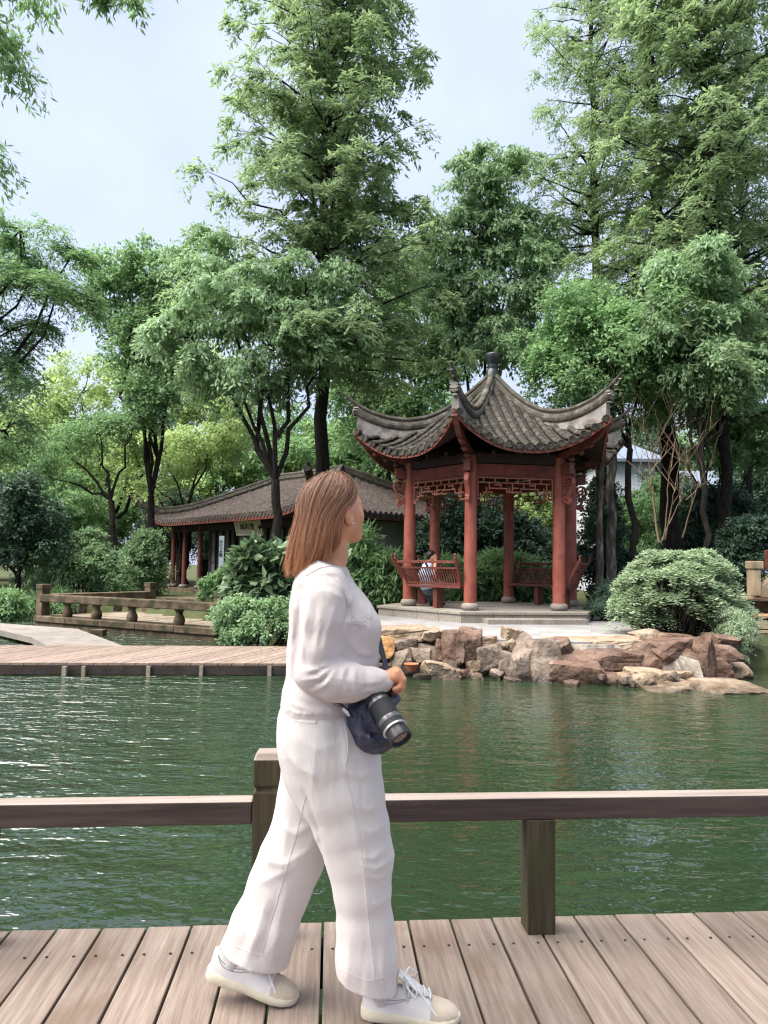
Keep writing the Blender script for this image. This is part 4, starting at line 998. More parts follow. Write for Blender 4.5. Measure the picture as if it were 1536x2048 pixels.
def redwood(label, px, Y, ztop, zcrown, half, seed, r0=.24, zbase=.1, lean=0.0, dens=1.0, lmat=None, mid=.5, px_top=None, leaf=(.18, .06)):
    """dawn redwood: straight tapering trunk, tiers of feathery drooping sprays. half(f) = branch length at crown fraction f"""
    r_ = np.random.default_rng(seed); x0 = at(px, 1131, Y).x; x1 = at(px_top, 1131, Y).x if px_top else x0
    mb = MB(); trunk_tube(mb, r_, (x0, Y, zbase), (x1, Y, ztop), r0, .03, 18, .004)
    C, R = [], []; z = zcrown
    while z < ztop - .3:
        f = (z - zcrown) / (ztop - zcrown); xx = x0 + (x1 - x0) * (z - zbase) / (ztop - zbase)
        for _ in range(3):
            az = r_.uniform(0, 2 * math.pi); Lb = half(f) * r_.uniform(.55, 1.12)
            rise = .22 + .35 * f; tip = np.array([xx + Lb * math.cos(az), Y + Lb * math.sin(az), z + Lb * rise * r_.uniform(.6, 1.3)]); a_ = np.array([xx, Y, z])
            P = limb_path(r_, a_, tip, 6, .05, .05); mb.tube([tuple(p) for p in P], np.linspace(max(.018, .045 * (1 - f) + .015), .006, 6), 5)
            k = max(2, int(Lb / .40))
            for t in np.linspace(.18, 1.0, k):
                if r_.uniform() < .12: continue
                C.append(a_ + (tip - a_) * t + r_.normal(size=3) * .16); R.append(r_.uniform(.42, .72) * (1.0 if t < .9 else .85))
        z += .27 / dens
    C = np.array(C); R = np.array(R)
    axis = np.stack([np.full(len(C), x0), np.full(len(C), Y), C[:, 2] - .3], 1)
    lv = spray(r_, C, R, 9, 14, 'feather', leaf, axis)
    return finish_tree('dawn_redwood', label, (x0, Y, zbase), mb, lv, lmat or L_dawn, 'tall dawn redwoods behind the pond')
def broadtree(name, label, base, blobs, Y, seed, lmat, style='broad', leaf=(.10, .05), n_cl=40, twigs=26, per=20, cr=(.5, .9), r0=.14, fork=.45, group=None, cat='tree', zbase=.1, dz=1.0, stems=1, wood=None):
    """base (px of the trunk foot); blobs: (px, py, rx, ry[, dY]) ellipses of the crown"""
    r_ = np.random.default_rng(seed); x0 = at(base, 1131, Y).x; mb = MB(); C, R = [], []
    area = np.array([b_[2] * b_[3] for b_ in blobs], float); cnt = np.maximum(3, (n_cl * area / area.sum()).astype(int))
    cents = []
    for b_, k in zip(blobs, cnt):
        Yb = Y + (b_[4] if len(b_) > 4 else 0); c = np.array(at(b_[0], b_[1], Yb)); rx, rz = b_[2] * Yb / FPX, b_[3] * Yb / FPX; ry = min(rx * dz, 2.6)
        cents.append(c); d = unit(r_.normal(size=(k, 3))) * (r_.uniform(.15, 1, (k, 1)) ** .45)
        C.append(c + d * np.array([rx, ry, rz]) * .88); R.append(np.minimum(r_.uniform(*cr, k), 1.1 * min(rx, rz) + .12))
    C = np.concatenate(C); R = np.concatenate(R)
    low = min(c[2] for c in cents); forkz = zbase + (low - zbase) * fork; mid = np.mean(cents, 0)
    for s_ in range(stems):
        off = np.array([r_.normal() * .12, r_.normal() * .12, 0]) if stems > 1 else np.zeros(3); off = off * .5
        ft = np.array([x0, Y, forkz]) + off * 3 + np.array([(mid[0] - x0) * .15, 0, 0])
        trunk_tube(mb, r_, np.array([x0, Y, zbase - .1]) + off, ft, r0, r0 * .72, 8, .03, 10)
        for c in cents[s_::stems]:
            P = limb_path(r_, ft, c, 7, .03, .05); mb.tube([tuple(p) for p in P], np.linspace(r0 * .48, r0 * .14, 7), 7)
    ctr = np.array(cents); near = np.argmin(((C[:, None] - ctr[None]) ** 2).sum(-1), 1)
    for i in range(0, len(C), 2):
        P = limb_path(r_, ctr[near[i]], C[i], 4, .05, .1); mb.tube([tuple(p) for p in P], np.linspace(r0 * .18, .006, 4), 4)
    axis = np.tile(mid - np.array([0, 0, .6]), (len(C), 1))
    lv = spray(r_, C, R, twigs, per, style, leaf, axis)
    return finish_tree(name, label, (x0, Y, zbase), mb, lv, lmat, group, cat, wood=wood)


# --- dawn redwoods
redwood('tall dawn redwood standing in front of the hall, its straight trunk above the woman', 640, 21.5, 23, 6.6, lambda f: 3.9 * (1 - f) ** .5 + .1, 11, r0=.23)
redwood('dawn redwood with open crown directly behind the pavilion roof', 1209, 25.0, 26, 8.0, lambda f: 3.4 * (1 - f) ** .5 + .1, 12, r0=.22, px_top=1180, dens=.66, leaf=(.14, .045))
redwood('dawn redwood with the thickest trunk, behind the bare tan branches', 1345, 22.5, 24, 7.0, lambda f: 2.9 * (1 - f) ** .5 + .1, 13, r0=.30, px_top=1300, dens=.7, leaf=(.14, .045))
redwood('dawn redwood whose dark trunk rises just beyond the stone bridge', 1466, 20.5, 22, 5.4, lambda f: 3.3 * (1 - f) ** .45 + .1, 14, r0=.17, dens=.85, px_top=1420)
redwood('slim dawn redwood at the picture edge beyond the stone bridge', 1506, 25.5, 24, 8.0, lambda f: 2.8 * (1 - f) ** .5 + .1, 15, r0=.17, dens=.6, px_top=1490, leaf=(.14, .045))

# --- broad-leaved trees
broadtree('camphor_tree', 'forked tree with drooping silvery leaves in front of the hall roof', 556, [(470, 590, 120, 110), (610, 600, 110, 120), (390, 680, 90, 90), (545, 700, 120, 70), (660, 700, 80, 70), (470, 760, 110, 50), (420, 500, 70, 60, 1.5)], 19.5, 21, L_sil, 'droop', (.15, .06), 110, 24, 17, (.5, .85), .15, .57, stems=1)
broadtree('camphor_tree', 'leafy tree with long drooping leaves behind the pavilion finial', 945, [(980, 350, 85, 75), (950, 470, 100, 90), (1015, 560, 100, 90), (905, 590, 70, 80), (1000, 670, 100, 60), (1060, 480, 60, 80)], 24.5, 22, L_sil, 'droop', (.19, .075), 105, 24, 16, (.6, .95), .16, .5)
broadtree('maple_tree', 'fresh bright green tree beside the upturned right roof corner', 1272, [(1170, 640, 105, 65), (1120, 715, 75, 55), (1235, 720, 70, 70), (1290, 660, 50, 60), (1180, 780, 70, 40, 1.5)], 19.0, 23, L_fresh, 'broad', (.11, .07), 60, 24, 17, (.45, .75), .10, .7)
broadtree('camphor_tree', 'tree with pale hanging sprays at the right, before the redwood trunks', 1405, [(1375, 540, 95, 70), (1440, 630, 85, 70), (1320, 640, 65, 60), (1500, 730, 70, 80), (1400, 720, 90, 60)], 18.3, 24, L_sil, 'droop', (.14, .055), 74, 24, 17, (.45, .75), .09, .6)
broadtree('understory_tree', 'feathery low tree hanging over the stone bridge at the right', 1440, [(1390, 800, 100, 55), (1490, 830, 80, 55), (1300, 800, 60, 50), (1440, 880, 70, 40), (1520, 920, 50, 50)], 21.8, 25, L_mid, 'droop', (.15, .055), 58, 22, 17, (.45, .7), .08, .6)
broadtree('understory_tree', 'leafy tree filling the gap between hall roof and pavilion roof', 800, [(770, 650, 110, 90), (720, 760, 80, 90), (830, 770, 90, 80), (820, 560, 80, 80), (880, 690, 60, 80), (770, 860, 90, 60)], 29.0, 26, L_mid, 'broad', (.18, .10), 80, 24, 16, (.7, 1.05), .18, .45, stems=3)
broadtree('understory_tree', 'round-topped tree left of the tall redwood, against the sky', 300, [(270, 540, 85, 55), (230, 600, 50, 55), (330, 620, 70, 70), (290, 700, 80, 60), (380, 560, 60, 70), (300, 790, 70, 50)], 27.0, 27, L_mid, 'broad', (.15, .09), 78, 24, 17, (.6, .95), .16, .5)
broadtree('pale_tree', 'pale yellow-green tree beyond the hall, with bare dark forks', 365, [(330, 905, 90, 45), (250, 880, 70, 50), (410, 890, 70, 55), (300, 960, 80, 30), (460, 860, 60, 60)], 33.5, 28, L_pale, 'broad', (.14, .08), 55, 24, 16, (.6, .9), .13, .62, stems=5)
broadtree('pale_tree', 'sunlit pale tree low against the sky at the left', 180, [(160, 790, 80, 80), (260, 760, 80, 70), (90, 860, 80, 80), (370, 780, 80, 90), (200, 880, 90, 60), (440, 780, 60, 90), (60, 960, 90, 60), (180, 970, 80, 50)], 36.0, 29, L_pale, 'broad', (.18, .10), 110, 24, 16, (.8, 1.3), .2, .5)
broadtree('understory_tree', 'thin twin-stemmed tree in front of the shrubs left of the hall', 232, [(200, 870, 70, 40), (130, 900, 70, 45), (270, 850, 50, 45), (90, 950, 60, 40)], 26.0, 30, L_mid, 'broad', (.11, .06), 36, 24, 16, (.5, .8), .12, .8, stems=2)
broadtree('wingnut_tree', 'tree with hanging leaflets reaching in from the left edge', -190, [(70, 540, 95, 75), (20, 660, 80, 90), (110, 600, 80, 60), (40, 460, 70, 45), (10, 780, 50, 80), (150, 500, 30, 22), (-60, 600, 80, 150), (10, 860, 60, 60)], 15.0, 31, L_mid, 'feather', (.10, .03), 85, 26, 20, (.4, .65), .12, .6)
# the big tree behind the viewer: unseen crown added to shade the deck, only its tips show
r_ = np.random.default_rng(32); mb = MB(); base = np.array([-3.9, -2.2, 0.0]); ft = np.array([-3.0, -1.6, 4.6]); trunk_tube(mb, r_, base, ft, .34, .24, 10, .02, 14)
C = np.stack([r_.uniform(-6.5, 6.0, 95), r_.uniform(-5.5, 3.4, 95), r_.uniform(6.3, 9.4, 95)], 1); R = r_.uniform(.8, 1.25, 95)
for k in range(0, 95, 3): P = limb_path(r_, ft, C[k], 7, .06, .06); mb.tube([tuple(p) for p in P], np.linspace(.10, .012, 7), 6)
lv1 = spray(r_, C, R, 16, 12, 'broad', (.26, .13), np.tile(np.array([0, -1, 6.0]), (95, 1)))
T = []
for (px, py, rx, ry, k) in ((-6, 30, 26, 55, 5), (10, 130, 14, 45, 3), (50, -12, 30, 10, 2), (215, -26, 48, 10, 5), (330, -80, 30, 20, 1), (-14, 325, 12, 20, 2), (-90, 120, 60, 160, 3)):
    c = np.array(at(px, py, 6.0)); d = unit(r_.normal(size=(k, 3))); T.append(c + d * np.array([rx, 60, ry]) * 6.0 / FPX)
T = np.concatenate(T)
for c in T[::2]: P = limb_path(r_, c + np.array([-.5, -1.2, 1.3]), c, 6, .04, .05); mb.tube([tuple(p) for p in P], np.linspace(.008, .003, 6), 4)
lv2 = spray(r_, T, r_.uniform(.16, .3, len(T)), 18, 11, 'droop', (.075, .02), None)
finish_tree('wingnut_tree', 'near tree whose dark branch tips hang into the top corner of the sky, unseen crown added for shade', tuple(base), mb, cat_leaves([lv1, lv2]), L_mid)
broadtree('holly_tree', 'dark dense round tree at the left edge behind the landing', 40, [(40, 1010, 85, 75), (70, 1075, 60, 60), (-30, 1080, 80, 80)], 24.0, 33, L_dark, 'broad', (.12, .07), 46, 26, 18, (.5, .8), .12, .4)
# --- shrubs
def shrub(name, label, blobs, Y, seed, lmat, style='broad', leaf=(.09, .05), n_cl=30, twigs=22, per=16, cr=(.3, .55), group=None, zbase=.1, dz=.8, shell=.4):
    r_ = np.random.default_rng(seed); C, R = [], []; mb = MB()
    area = np.array([b_[2] * b_[3] for b_ in blobs], float); cnt = np.maximum(3, (n_cl * area / area.sum()).astype(int)); base = at(blobs[0][0], 1131, Y); foot = np.array([base.x, Y, zbase])
    for b_, k in zip(blobs, cnt):
        Yb = Y + (b_[4] if len(b_) > 4 else 0); c = np.array(at(b_[0], b_[1], Yb)); rx, rz = b_[2] * Yb / FPX, b_[3] * Yb / FPX
        d = unit(r_.normal(size=(k, 3))) * (r_.uniform(.1, 1, (k, 1)) ** shell); d[:, 2] = np.where((d[:, 2] < -.35) & (shell < .2), -d[:, 2], d[:, 2]); C.append(c + d * np.array([rx, rx * dz, rz]) * .85); R.append(np.minimum(r_.uniform(*cr, k), .9 * min(rx, rz) + .08))
    C = np.concatenate(C); R = np.concatenate(R)
    C[:, 2] = np.maximum(C[:, 2], zbase + .05)
    for c in C[::2]:
        P = limb_path(r_, foot + np.array([(c[0] - foot[0]) * .5, (c[1] - foot[1]) * .5, 0]), c, 5, .05, .08); mb.tube([tuple(p) for p in P], np.linspace(.018, .005, 5), 4)
    lv = list(spray(r_, C, R, twigs, per, style, leaf, np.tile(C.mean(0) - np.array([0, 0, .5]), (len(C), 1))))
    keep = lv[0][:, 2] > zbase - .25; lv = [a_[keep] for a_ in lv]
    return finish_tree(name, label, tuple(foot), mb, lv, lmat, group, 'shrub', 'foliage', 'stems', m_twig)
shrub('fern_leaved_shrub', 'large pale mounded shrub with ferny leaves on the rocks right of the pavilion', [(1350, 1188, 108, 88), (1285, 1222, 60, 55), (1440, 1238, 62, 58), (1400, 1150, 55, 50), (1310, 1140, 40, 40)], 13.7, 51, L_fern, 'frond', (.085, .03), 250, 10, 18, (.22, .5), zbase=.2, dz=.75, shell=.19)
shrub('trailing_shrub', 'thin grey-green sprays trailing to the water beside the ferny shrub', [(1470, 1260, 30, 50), (1455, 1310, 28, 30)], 12.9, 52, L_fern, 'droop', (.05, .012), 24, 22, 20, (.25, .4), zbase=-.1)
shrub('fatsia_shrub', 'glossy broad-leaved shrub between the hall and the woman', [(520, 1130, 55, 35), (560, 1165, 50, 45), (490, 1165, 40, 40), (600, 1130, 60, 50)], 16.3, 53, L_gloss, 'broad', (.27, .15), 36, 14, 9, (.35, .5), zbase=.1)
shrub('ground_cover', 'dense small-leaved ground cover spilling to the far boardwalk', [(510, 1255, 75, 40), (570, 1225, 60, 50), (480, 1225, 45, 35), (640, 1240, 60, 45)], 15.0, 54, L_sil, 'broad', (.07, .04), 60, 24, 16, (.2, .34), zbase=-.2)
shrub('evergreen_shrub', 'broad layered shrub behind the stone railing, left of the porch', [(150, 1120, 80, 45), (110, 1160, 60, 40), (210, 1150, 60, 45), (170, 1090, 50, 25)], 25.0, 55, L_sil, 'broad', (.12, .06), 60, 24, 16, (.4, .65))
shrub('evergreen_shrub', 'tall dark leafy shrub close to the porch columns of the hall', [(280, 1130, 45, 50), (255, 1165, 50, 30), (295, 1095, 30, 40), (285, 1172, 40, 22)], 27.0, 56, L_sil, 'broad', (.13, .065), 60, 24, 16, (.4, .65))
shrub('evergreen_shrub', 'shrub with light leaf tips just right of the porch columns', [(438, 1170, 26, 24), (460, 1155, 22, 30), (420, 1185, 20, 12)], 19.5, 57, L_mid, 'broad', (.10, .05), 30, 22, 14, (.2, .32))
shrub('bamboo_shrub', 'low bamboo with long pointed leaves left of the pavilion bench', [(760, 1150, 55, 60), (720, 1120, 40, 70), (790, 1180, 45, 35), (700, 1180, 50, 40)], 19.6, 58, L_mid, 'broad', (.24, .05), 60, 20, 12, (.35, .55), zbase=.2)
shrub('bamboo_shrub', 'low bamboo with long pointed leaves seen through the pavilion', [(960, 1165, 60, 40), (1010, 1150, 60, 55), (900, 1160, 60, 50), (1075, 1165, 45, 40)], 21.2, 59, L_mid, 'broad', (.24, .05), 70, 20, 12, (.35, .55), zbase=.2)
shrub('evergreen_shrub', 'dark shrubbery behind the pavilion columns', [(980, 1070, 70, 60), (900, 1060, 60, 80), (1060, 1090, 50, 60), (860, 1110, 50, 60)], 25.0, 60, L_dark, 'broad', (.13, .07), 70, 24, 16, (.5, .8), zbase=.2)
shrub('evergreen_shrub', 'dark bushy evergreen between the thick trunk and the stone bridge', [(1430, 1020, 65, 60), (1400, 1080, 60, 45), (1470, 1090, 50, 50)], 24.0, 61, L_dark, 'broad', (.12, .07), 60, 24, 16, (.5, .75), zbase=.2)
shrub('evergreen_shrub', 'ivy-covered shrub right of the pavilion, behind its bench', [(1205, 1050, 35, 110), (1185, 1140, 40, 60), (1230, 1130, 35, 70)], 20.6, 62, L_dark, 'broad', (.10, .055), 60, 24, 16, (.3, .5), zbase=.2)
shrub('evergreen_shrub', 'low grassy shrub beside the platform at the right', [(1215, 1195, 35, 22), (1185, 1210, 30, 15), (1245, 1180, 30, 30)], 16.8, 63, L_dark, 'droop', (.16, .018), 22, 22, 16, (.25, .4), zbase=.2)
shrub('evergreen_shrub', 'dark leafy bush at the right edge above the bridge post', [(1500, 1080, 50, 45), (1480, 1130, 30, 40)], 18.6, 64, L_dark, 'broad', (.10, .05), 36, 24, 16, (.3, .5), zbase=.2)
shrub('reed_clump', 'arching grassy clump behind the left post of the stone railing', [(110, 1200, 40, 25), (75, 1215, 25, 15)], 23.5, 65, L_mid, 'droop', (.35, .03), 24, 18, 12, (.4, .6), zbase=-.1)
shrub('reed_clump', 'low leafy clump at the left edge of the water', [(15, 1205, 35, 25), (-10, 1225, 30, 20), (35, 1225, 25, 10)], 21.5, 66, L_mid, 'broad', (.12, .045), 24, 20, 14, (.3, .45), zbase=-.2)
# --- background trees that close the view
def backtree(seed, lmat, leaf, n_cl):
    r_ = np.random.default_rng(seed); mb = MB(); trunk_tube(mb, r_, (0, 0, -.2), (0, 0, 4.5), .24, .16, 8, .02)
    d = unit(r_.normal(size=(n_cl, 3))) * (r_.uniform(.1, 1, (n_cl, 1)) ** .42); C = d * np.array([3.6, 3.6, 3.9]) + np.array([0, 0, 6.0]); R = r_.uniform(.8, 1.35, n_cl)
    for c in C[::3]:
        P = limb_path(r_, (0, 0, r_.uniform(2, 4.6)), c, 6, .05, .1); mb.tube([tuple(p) for p in P], np.linspace(.09, .012, 6), 5)
    P, D, Nn, Ll, Lw = spray(r_, C, R, 24, 15, 'broad', leaf, np.tile(np.array([0, 0, 5.0]), (n_cl, 1)))
    return mb.mesh('trunk', m_bark, True), leaf_mesh('crown', P, D, Nn, Ll, Lw, lmat)
protos = [backtree(71, L_mid, (.24, .13), 75), backtree(72, L_pale, (.24, .13), 75), backtree(73, L_dark, (.24, .13), 70)]
BT = [  # px, depth, kind, scale, label
    (-60, 44, 1, 1.0, 'pale tree at the far left edge beyond the water'), (60, 48, 1, 1.05, 'pale background tree left of the low sunlit one'), (170, 43, 0, .75, 'mid green background tree behind the twin-stemmed one'), (290, 47, 1, .95, 'pale background tree over the left end of the hall roof'),
    (410, 45, 1, .9, 'pale background tree over the middle of the hall roof'), (520, 46, 0, 1.15, 'mid green background tree behind the forked tree'), (640, 48, 1, 1.05, 'pale background tree behind the tall redwood trunk'), (760, 44, 0, 1.1, 'mid green background tree left of the pavilion roof'),
    (880, 47, 0, 1.25, 'mid green background tree behind the pavilion roof ridge'), (1010, 45, 1, .9, 'pale background tree seen through the pavilion'), (1110, 49, 0, 1.2, 'mid green background tree right of the pavilion finial'), (1260, 50, 2, 1.1, 'dark background tree behind the white house'),
    (1330, 34, 2, .55, 'small dark tree close to the white house'), (1440, 50, 0, 1.2, 'mid green background tree behind the blue-grey roof'), (1560, 46, 2, 1.15, 'dark background tree at the far right edge'), (1500, 33, 2, .6, 'small dark tree right of the blue-grey roofed house'), (-10, 34, 2, .55, 'small dark tree behind the dense round one'), (470, 37, 2, .5, 'small dark tree behind the hall'), (130, 33, 0, .5, 'small green tree behind the layered shrub'), (345, 40, 2, .5, 'small dark tree seen through the hall porch'), (1236, 33.5, 2, .42, 'small dark tree in front of the white house wall'),
    (-270, 44, 0, 1.1, 'mid green tree well beyond the left edge of the pond'), (-430, 46, 1, 1.1, 'pale tree farthest to the left beyond the pond'), (-170, 35, 2, .7, 'dark tree behind the left bank of the pond'), (1318, 29.5, 0, .5, 'small bushy tree between the thick redwood trunk and the white house'), (1690, 42, 0, 1.2, 'mid green tree beyond the stone bridge'), (1840, 46, 2, 1.2, 'dark tree farthest to the right beyond the bridge'), (1640, 31, 2, .75, 'smaller dark tree close behind the stone bridge')]
for px, Y_, kd, s_, lab in BT:
    p = at(px, 1131, Y_); t = empty('background_tree', (p.x, Y_, .15), float(rng.uniform(0, 6.28))); t.scale = (s_, s_, s_ * float(rng.uniform(.92, 1.1))); tag(t, lab, 'tree', 'background trees')
    for nm, me in zip(('trunk', 'crown'), protos[kd]): o = bpy.data.objects.new(nm, me); link(o, t)
# --- bare tan branches rising from the ferny shrub
r_ = np.random.default_rng(81); mb = MB(); base = at(1330, 1100, 15.0)
def stem(x0, y0, x1, y1, r0, depth=0):
    a_, b_ = at(x0, y0, 15.0 + r_.normal() * .1), at(x1, y1, 15.0 + r_.normal() * .35); P = limb_path(r_, a_, b_, 8, .03, .022)
    mb.tube([tuple(p) for p in P], np.linspace(r0 * .75, r0 * .25, 8), 6)
    if depth < 2:
        for k in range(3 if depth == 0 else 2):
            t = r_.uniform(.4, .95); x, y = x0 + (x1 - x0) * t, y0 + (y1 - y0) * t; stem(x, y, x + r_.normal() * 36 + (x1 - x0) * .25, y - r_.uniform(35, 110), r0 * .5, depth + 1)
for x0, y0, x1, y1, r0 in ((1318, 1085, 1292, 900, .03), (1322, 1085, 1370, 985, .024), (1330, 1080, 1355, 955, .022), (1365, 1075, 1398, 960, .022), (1310, 1000, 1262, 880, .014), (1372, 1000, 1418, 960, .014), (1300, 940, 1325, 840, .012), (1326, 1080, 1345, 905, .018)): stem(x0, y0, x1, y1, r0)
t = empty('bare_branches', (base.x, 15.0, .2)); tag(t, 'bare tan branches rising out of the ferny shrub beside the pavilion', 'shrub'); mb.build('branches', m_dry, t, smooth=True)
# --- two plain trunks right of the pavilion with pale bases
m_pbark = pmat('pale_bark', [(.05, .042, .034), (.10, .085, .07), (.30, .27, .23)], scale=3, stretch=(4, 4, .8), rough=.95, bump=.8, bscale=9, bdist=.04)
for px, Y_, r0, lab in ((1193, 18.8, .10, 'slim pale-footed trunk nearest the pavilion bench'), (1218, 19.6, .14, 'thicker pale-footed trunk between the pavilion and the ferny shrub')):
    p = at(px, 1131, Y_); r_ = np.random.default_rng(int(px)); mb = MB(); trunk_tube(mb, r_, (p.x, Y_, .1), (p.x + .2, Y_ + .1, 7.2), r0, r0 * .6, 12, .01); C = np.array([[p.x + r_.normal() * .9, Y_ + r_.normal() * .8, r_.uniform(5.2, 8.2)] for _ in range(22)])
    for c in C[::2]: P = limb_path(r_, (p.x + .15, Y_, r_.uniform(4.2, 6.8)), c, 5, .05, .1); mb.tube([tuple(q_) for q_ in P], np.linspace(.03, .008, 5), 5)
    lv = spray(r_, C, r_.uniform(.5, .8, 22), 22, 16, 'broad', (.11, .06), np.tile(C.mean(0) - np.array([0, 0, 1]), (22, 1))); finish_tree('slim_tree', lab, (p.x, Y_, .1), mb, lv, L_mid, None, 'tree', wood=m_pbark)
print('LEAVES', NLEAF)


# ------------------------------------------------------------------ people: implicit bodies turned into meshes
import openvdb
class Field:
    def __init__(s, lo, hi, h):
        s.h = h; s.s = 1.0; s.lo = np.array(lo, float); n_ = np.ceil((np.array(hi) - s.lo) / h).astype(int) + 1; s.n = n_; s.d = np.full(tuple(n_), .2, np.float32)
        s.ax = [s.lo[k] + h * np.arange(n_[k]) for k in range(3)]
    def sub(s, lo, hi, m=.05):
        sl = []
        for k in range(3):
            a_ = max(0, int((lo[k] - m - s.lo[k]) / s.h)); b_ = min(s.n[k], int((hi[k] + m - s.lo[k]) / s.h) + 2)
            if b_ <= a_: return None, None
            sl.append(slice(a_, b_))
        G = np.stack(np.meshgrid(*[s.ax[k][sl[k]] for k in range(3)], indexing='ij'), -1); return tuple(sl), G
    def put(s, lo, hi, fn, k=.015, op='u', m=.05):
        sl, G = s.sub(lo, hi, m)
        if sl is None: return
        v = fn(G).astype(np.float32); c = s.d[sl]
        if op == 'u':
            h_ = np.clip(.5 + .5 * (c - v) / k, 0, 1); s.d[sl] = c * (1 - h_) + v * h_ - k * h_ * (1 - h_)
        elif op == 's':
            v = -v; h_ = np.clip(.5 - .5 * (c - v) / k, 0, 1); s.d[sl] = c * (1 - h_) + v * h_ + k * h_ * (1 - h_)
        elif op == 'max': s.d[sl] = np.maximum(c, v)
        elif op == 'add': s.d[sl] = c + v
    def cone(s, a_, b_, ra, rb, k=.015, op='u'):
        a_ = np.array(a_, float); b_ = np.array(b_, float); ra, rb = ra * s.s, rb * s.s; r_ = max(ra, rb); ba = b_ - a_; L2 = ba @ ba + 1e-12
        def fn(G):
            t = np.clip(((G - a_) @ ba) / L2, 0, 1); return np.linalg.norm(G - a_ - t[..., None] * ba, axis=-1) - (ra + (rb - ra) * t)
        s.put(np.minimum(a_, b_) - r_, np.maximum(a_, b_) + r_, fn, k, op)
    def ell(s, c, rad, R=None, k=.015, op='u'):
        c = np.array(c, float); rad = np.array(rad, float) * s.s; R = np.eye(3) if R is None else np.array(R); e = np.abs(R) @ rad
        def fn(G):
            q_ = (G - c) @ R; k0 = np.linalg.norm(q_ / rad, axis=-1); k1 = np.linalg.norm(q_ / rad ** 2, axis=-1) + 1e-9; return k0 * (k0 - 1) / k1
        s.put(c - e, c + e, fn, k, op)
    def ecap(s, a_, b_, ra, rb, k=.02, e2=(0, 1, 0)):
        """tapered limb of elliptical section: ra, rb = (in-plane radius, radius along e2)"""
        a_ = np.array(a_, float); b_ = np.array(b_, float); ba = b_ - a_; L = np.linalg.norm(ba); ax_ = ba / L; e2 = np.array(e2, float)
        e2 = e2 - ax_ * (e2 @ ax_); e2 /= np.linalg.norm(e2); e1 = np.cross(ax_, e2); m = max(*ra, *rb)
        def fn(G):
            w = G - a_; tt = w @ ax_; t = np.clip(tt / L, 0, 1); r1 = ra[0] + (rb[0] - ra[0]) * t; r2 = ra[1] + (rb[1] - ra[1]) * t
            w1 = w @ e1; w2 = w @ e2; w3 = tt - t * L; r3 = np.minimum(r1, r2)
            kk = np.sqrt((w1 / r1) ** 2 + (w2 / r2) ** 2 + (w3 / r3) ** 2) + 1e-6; ww = np.sqrt(w1 * w1 + w2 * w2 + w3 * w3)
            return np.where(kk < .3, -.3 * r3, ww * (1 - 1 / kk))
        s.put(np.minimum(a_, b_) - m, np.maximum(a_, b_) + m, fn, k)
    def chain(s, pts, k=.02):
        """pts: (px, py, depth, in-plane px radius, depth radius in px)"""
        for p, q_ in zip(pts[:-1], pts[1:]):
            a_, b_ = np.array(at(*p[:3])), np.array(at(*q_[:3])); fa, fb2 = p[2] / FPX, q_[2] / FPX
            s.ecap(a_, b_, (p[3] * fa, p[4] * fa), (q_[3] * fb2, q_[4] * fb2), k)
    def folds(s, strokes, near=None):
        """strokes: (photo polyline, depth, height in m, width in px): raised or sunk folds on the side towards the viewer"""
        for pl, Yd, amp, w in strokes:
            P3 = np.array([at(x, y, Yd) for x, y in pl]); wm = w * Yd / FPX
            def fn(G, P3=P3, wm=wm, amp=amp):
                out_ = np.full(G.shape[:-1], 1e9); tt = np.zeros(G.shape[:-1]); ns_ = len(P3) - 1
                Q = G[..., [0, 2]] * 1.0
                for i in range(ns_):
                    a_, b_ = P3[i][[0, 2]], P3[i + 1][[0, 2]]; ba = b_ - a_; t = np.clip(((Q - a_) @ ba) / (ba @ ba), 0, 1)
                    dd = np.linalg.norm(Q - a_ - t[..., None] * ba, axis=-1); tt = np.where(dd < out_, (i + t) / ns_, tt); out_ = np.minimum(out_, dd)
                f_ = np.exp(-(out_ / wm) ** 1.35) * np.sin(np.pi * np.clip(tt, .04, .96)) ** .6
                if near is not None: f_ = f_ * np.clip((near - G[..., 1]) / .05 + .5, 0, 1)
                return -amp * f_
            lo, hi = P3.min(0) - wm * 2.2, P3.max(0) + wm * 2.2; lo[1] -= .4; hi[1] += .4
            s.put(lo, hi, fn, op='add', m=0)
    def ripple(s, seed, amp, freq, cnt=14):
        r_ = np.random.default_rng(seed); X_, Y_, Z_ = s.ax; acc = np.zeros(tuple(s.n), np.float32)
        for _ in range(cnt):
            kx, ky, kz = r_.normal(size=3) * freq * np.array([1, 1, .55]); p = r_.uniform(0, 6.28)
            acc += np.sin(kx * X_[:, None, None] + ky * Y_[None, :, None] + kz * Z_[None, None, :] + p).astype(np.float32)
        s.d += amp / math.sqrt(cnt) * acc
    def mesh(s, name, mat, smooth=2):
        V, Q = s.raw(smooth); return np_mesh(name, V, Q, mat, True)
    def raw(s, smooth=2):
        g = openvdb.FloatGrid(1.0); g.copyFromArray(np.ascontiguousarray(s.d)); pts, quads = g.convertToQuads(isovalue=0.0)
        V = np.asarray(pts, np.float64) * s.h + s.lo; Q = np.asarray(quads, np.int64)
        a_, b_, c = V[Q[:, 0]], V[Q[:, 1]], V[Q[:, 2]]; dd = V[Q[:, 3]]
        vol = np.einsum('ij,ij->i', a_, np.cross(b_, c)).sum() + np.einsum('ij,ij->i', a_, np.cross(c, dd)).sum()
        if vol < 0: Q = Q[:, ::-1]
        E_ = np.concatenate([Q[:, [0, 1]], Q[:, [1, 2]], Q[:, [2, 3]], Q[:, [3, 0]]]); deg = np.zeros(len(V)); np.add.at(deg, E_[:, 0], 1); np.add.at(deg, E_[:, 1], 1)
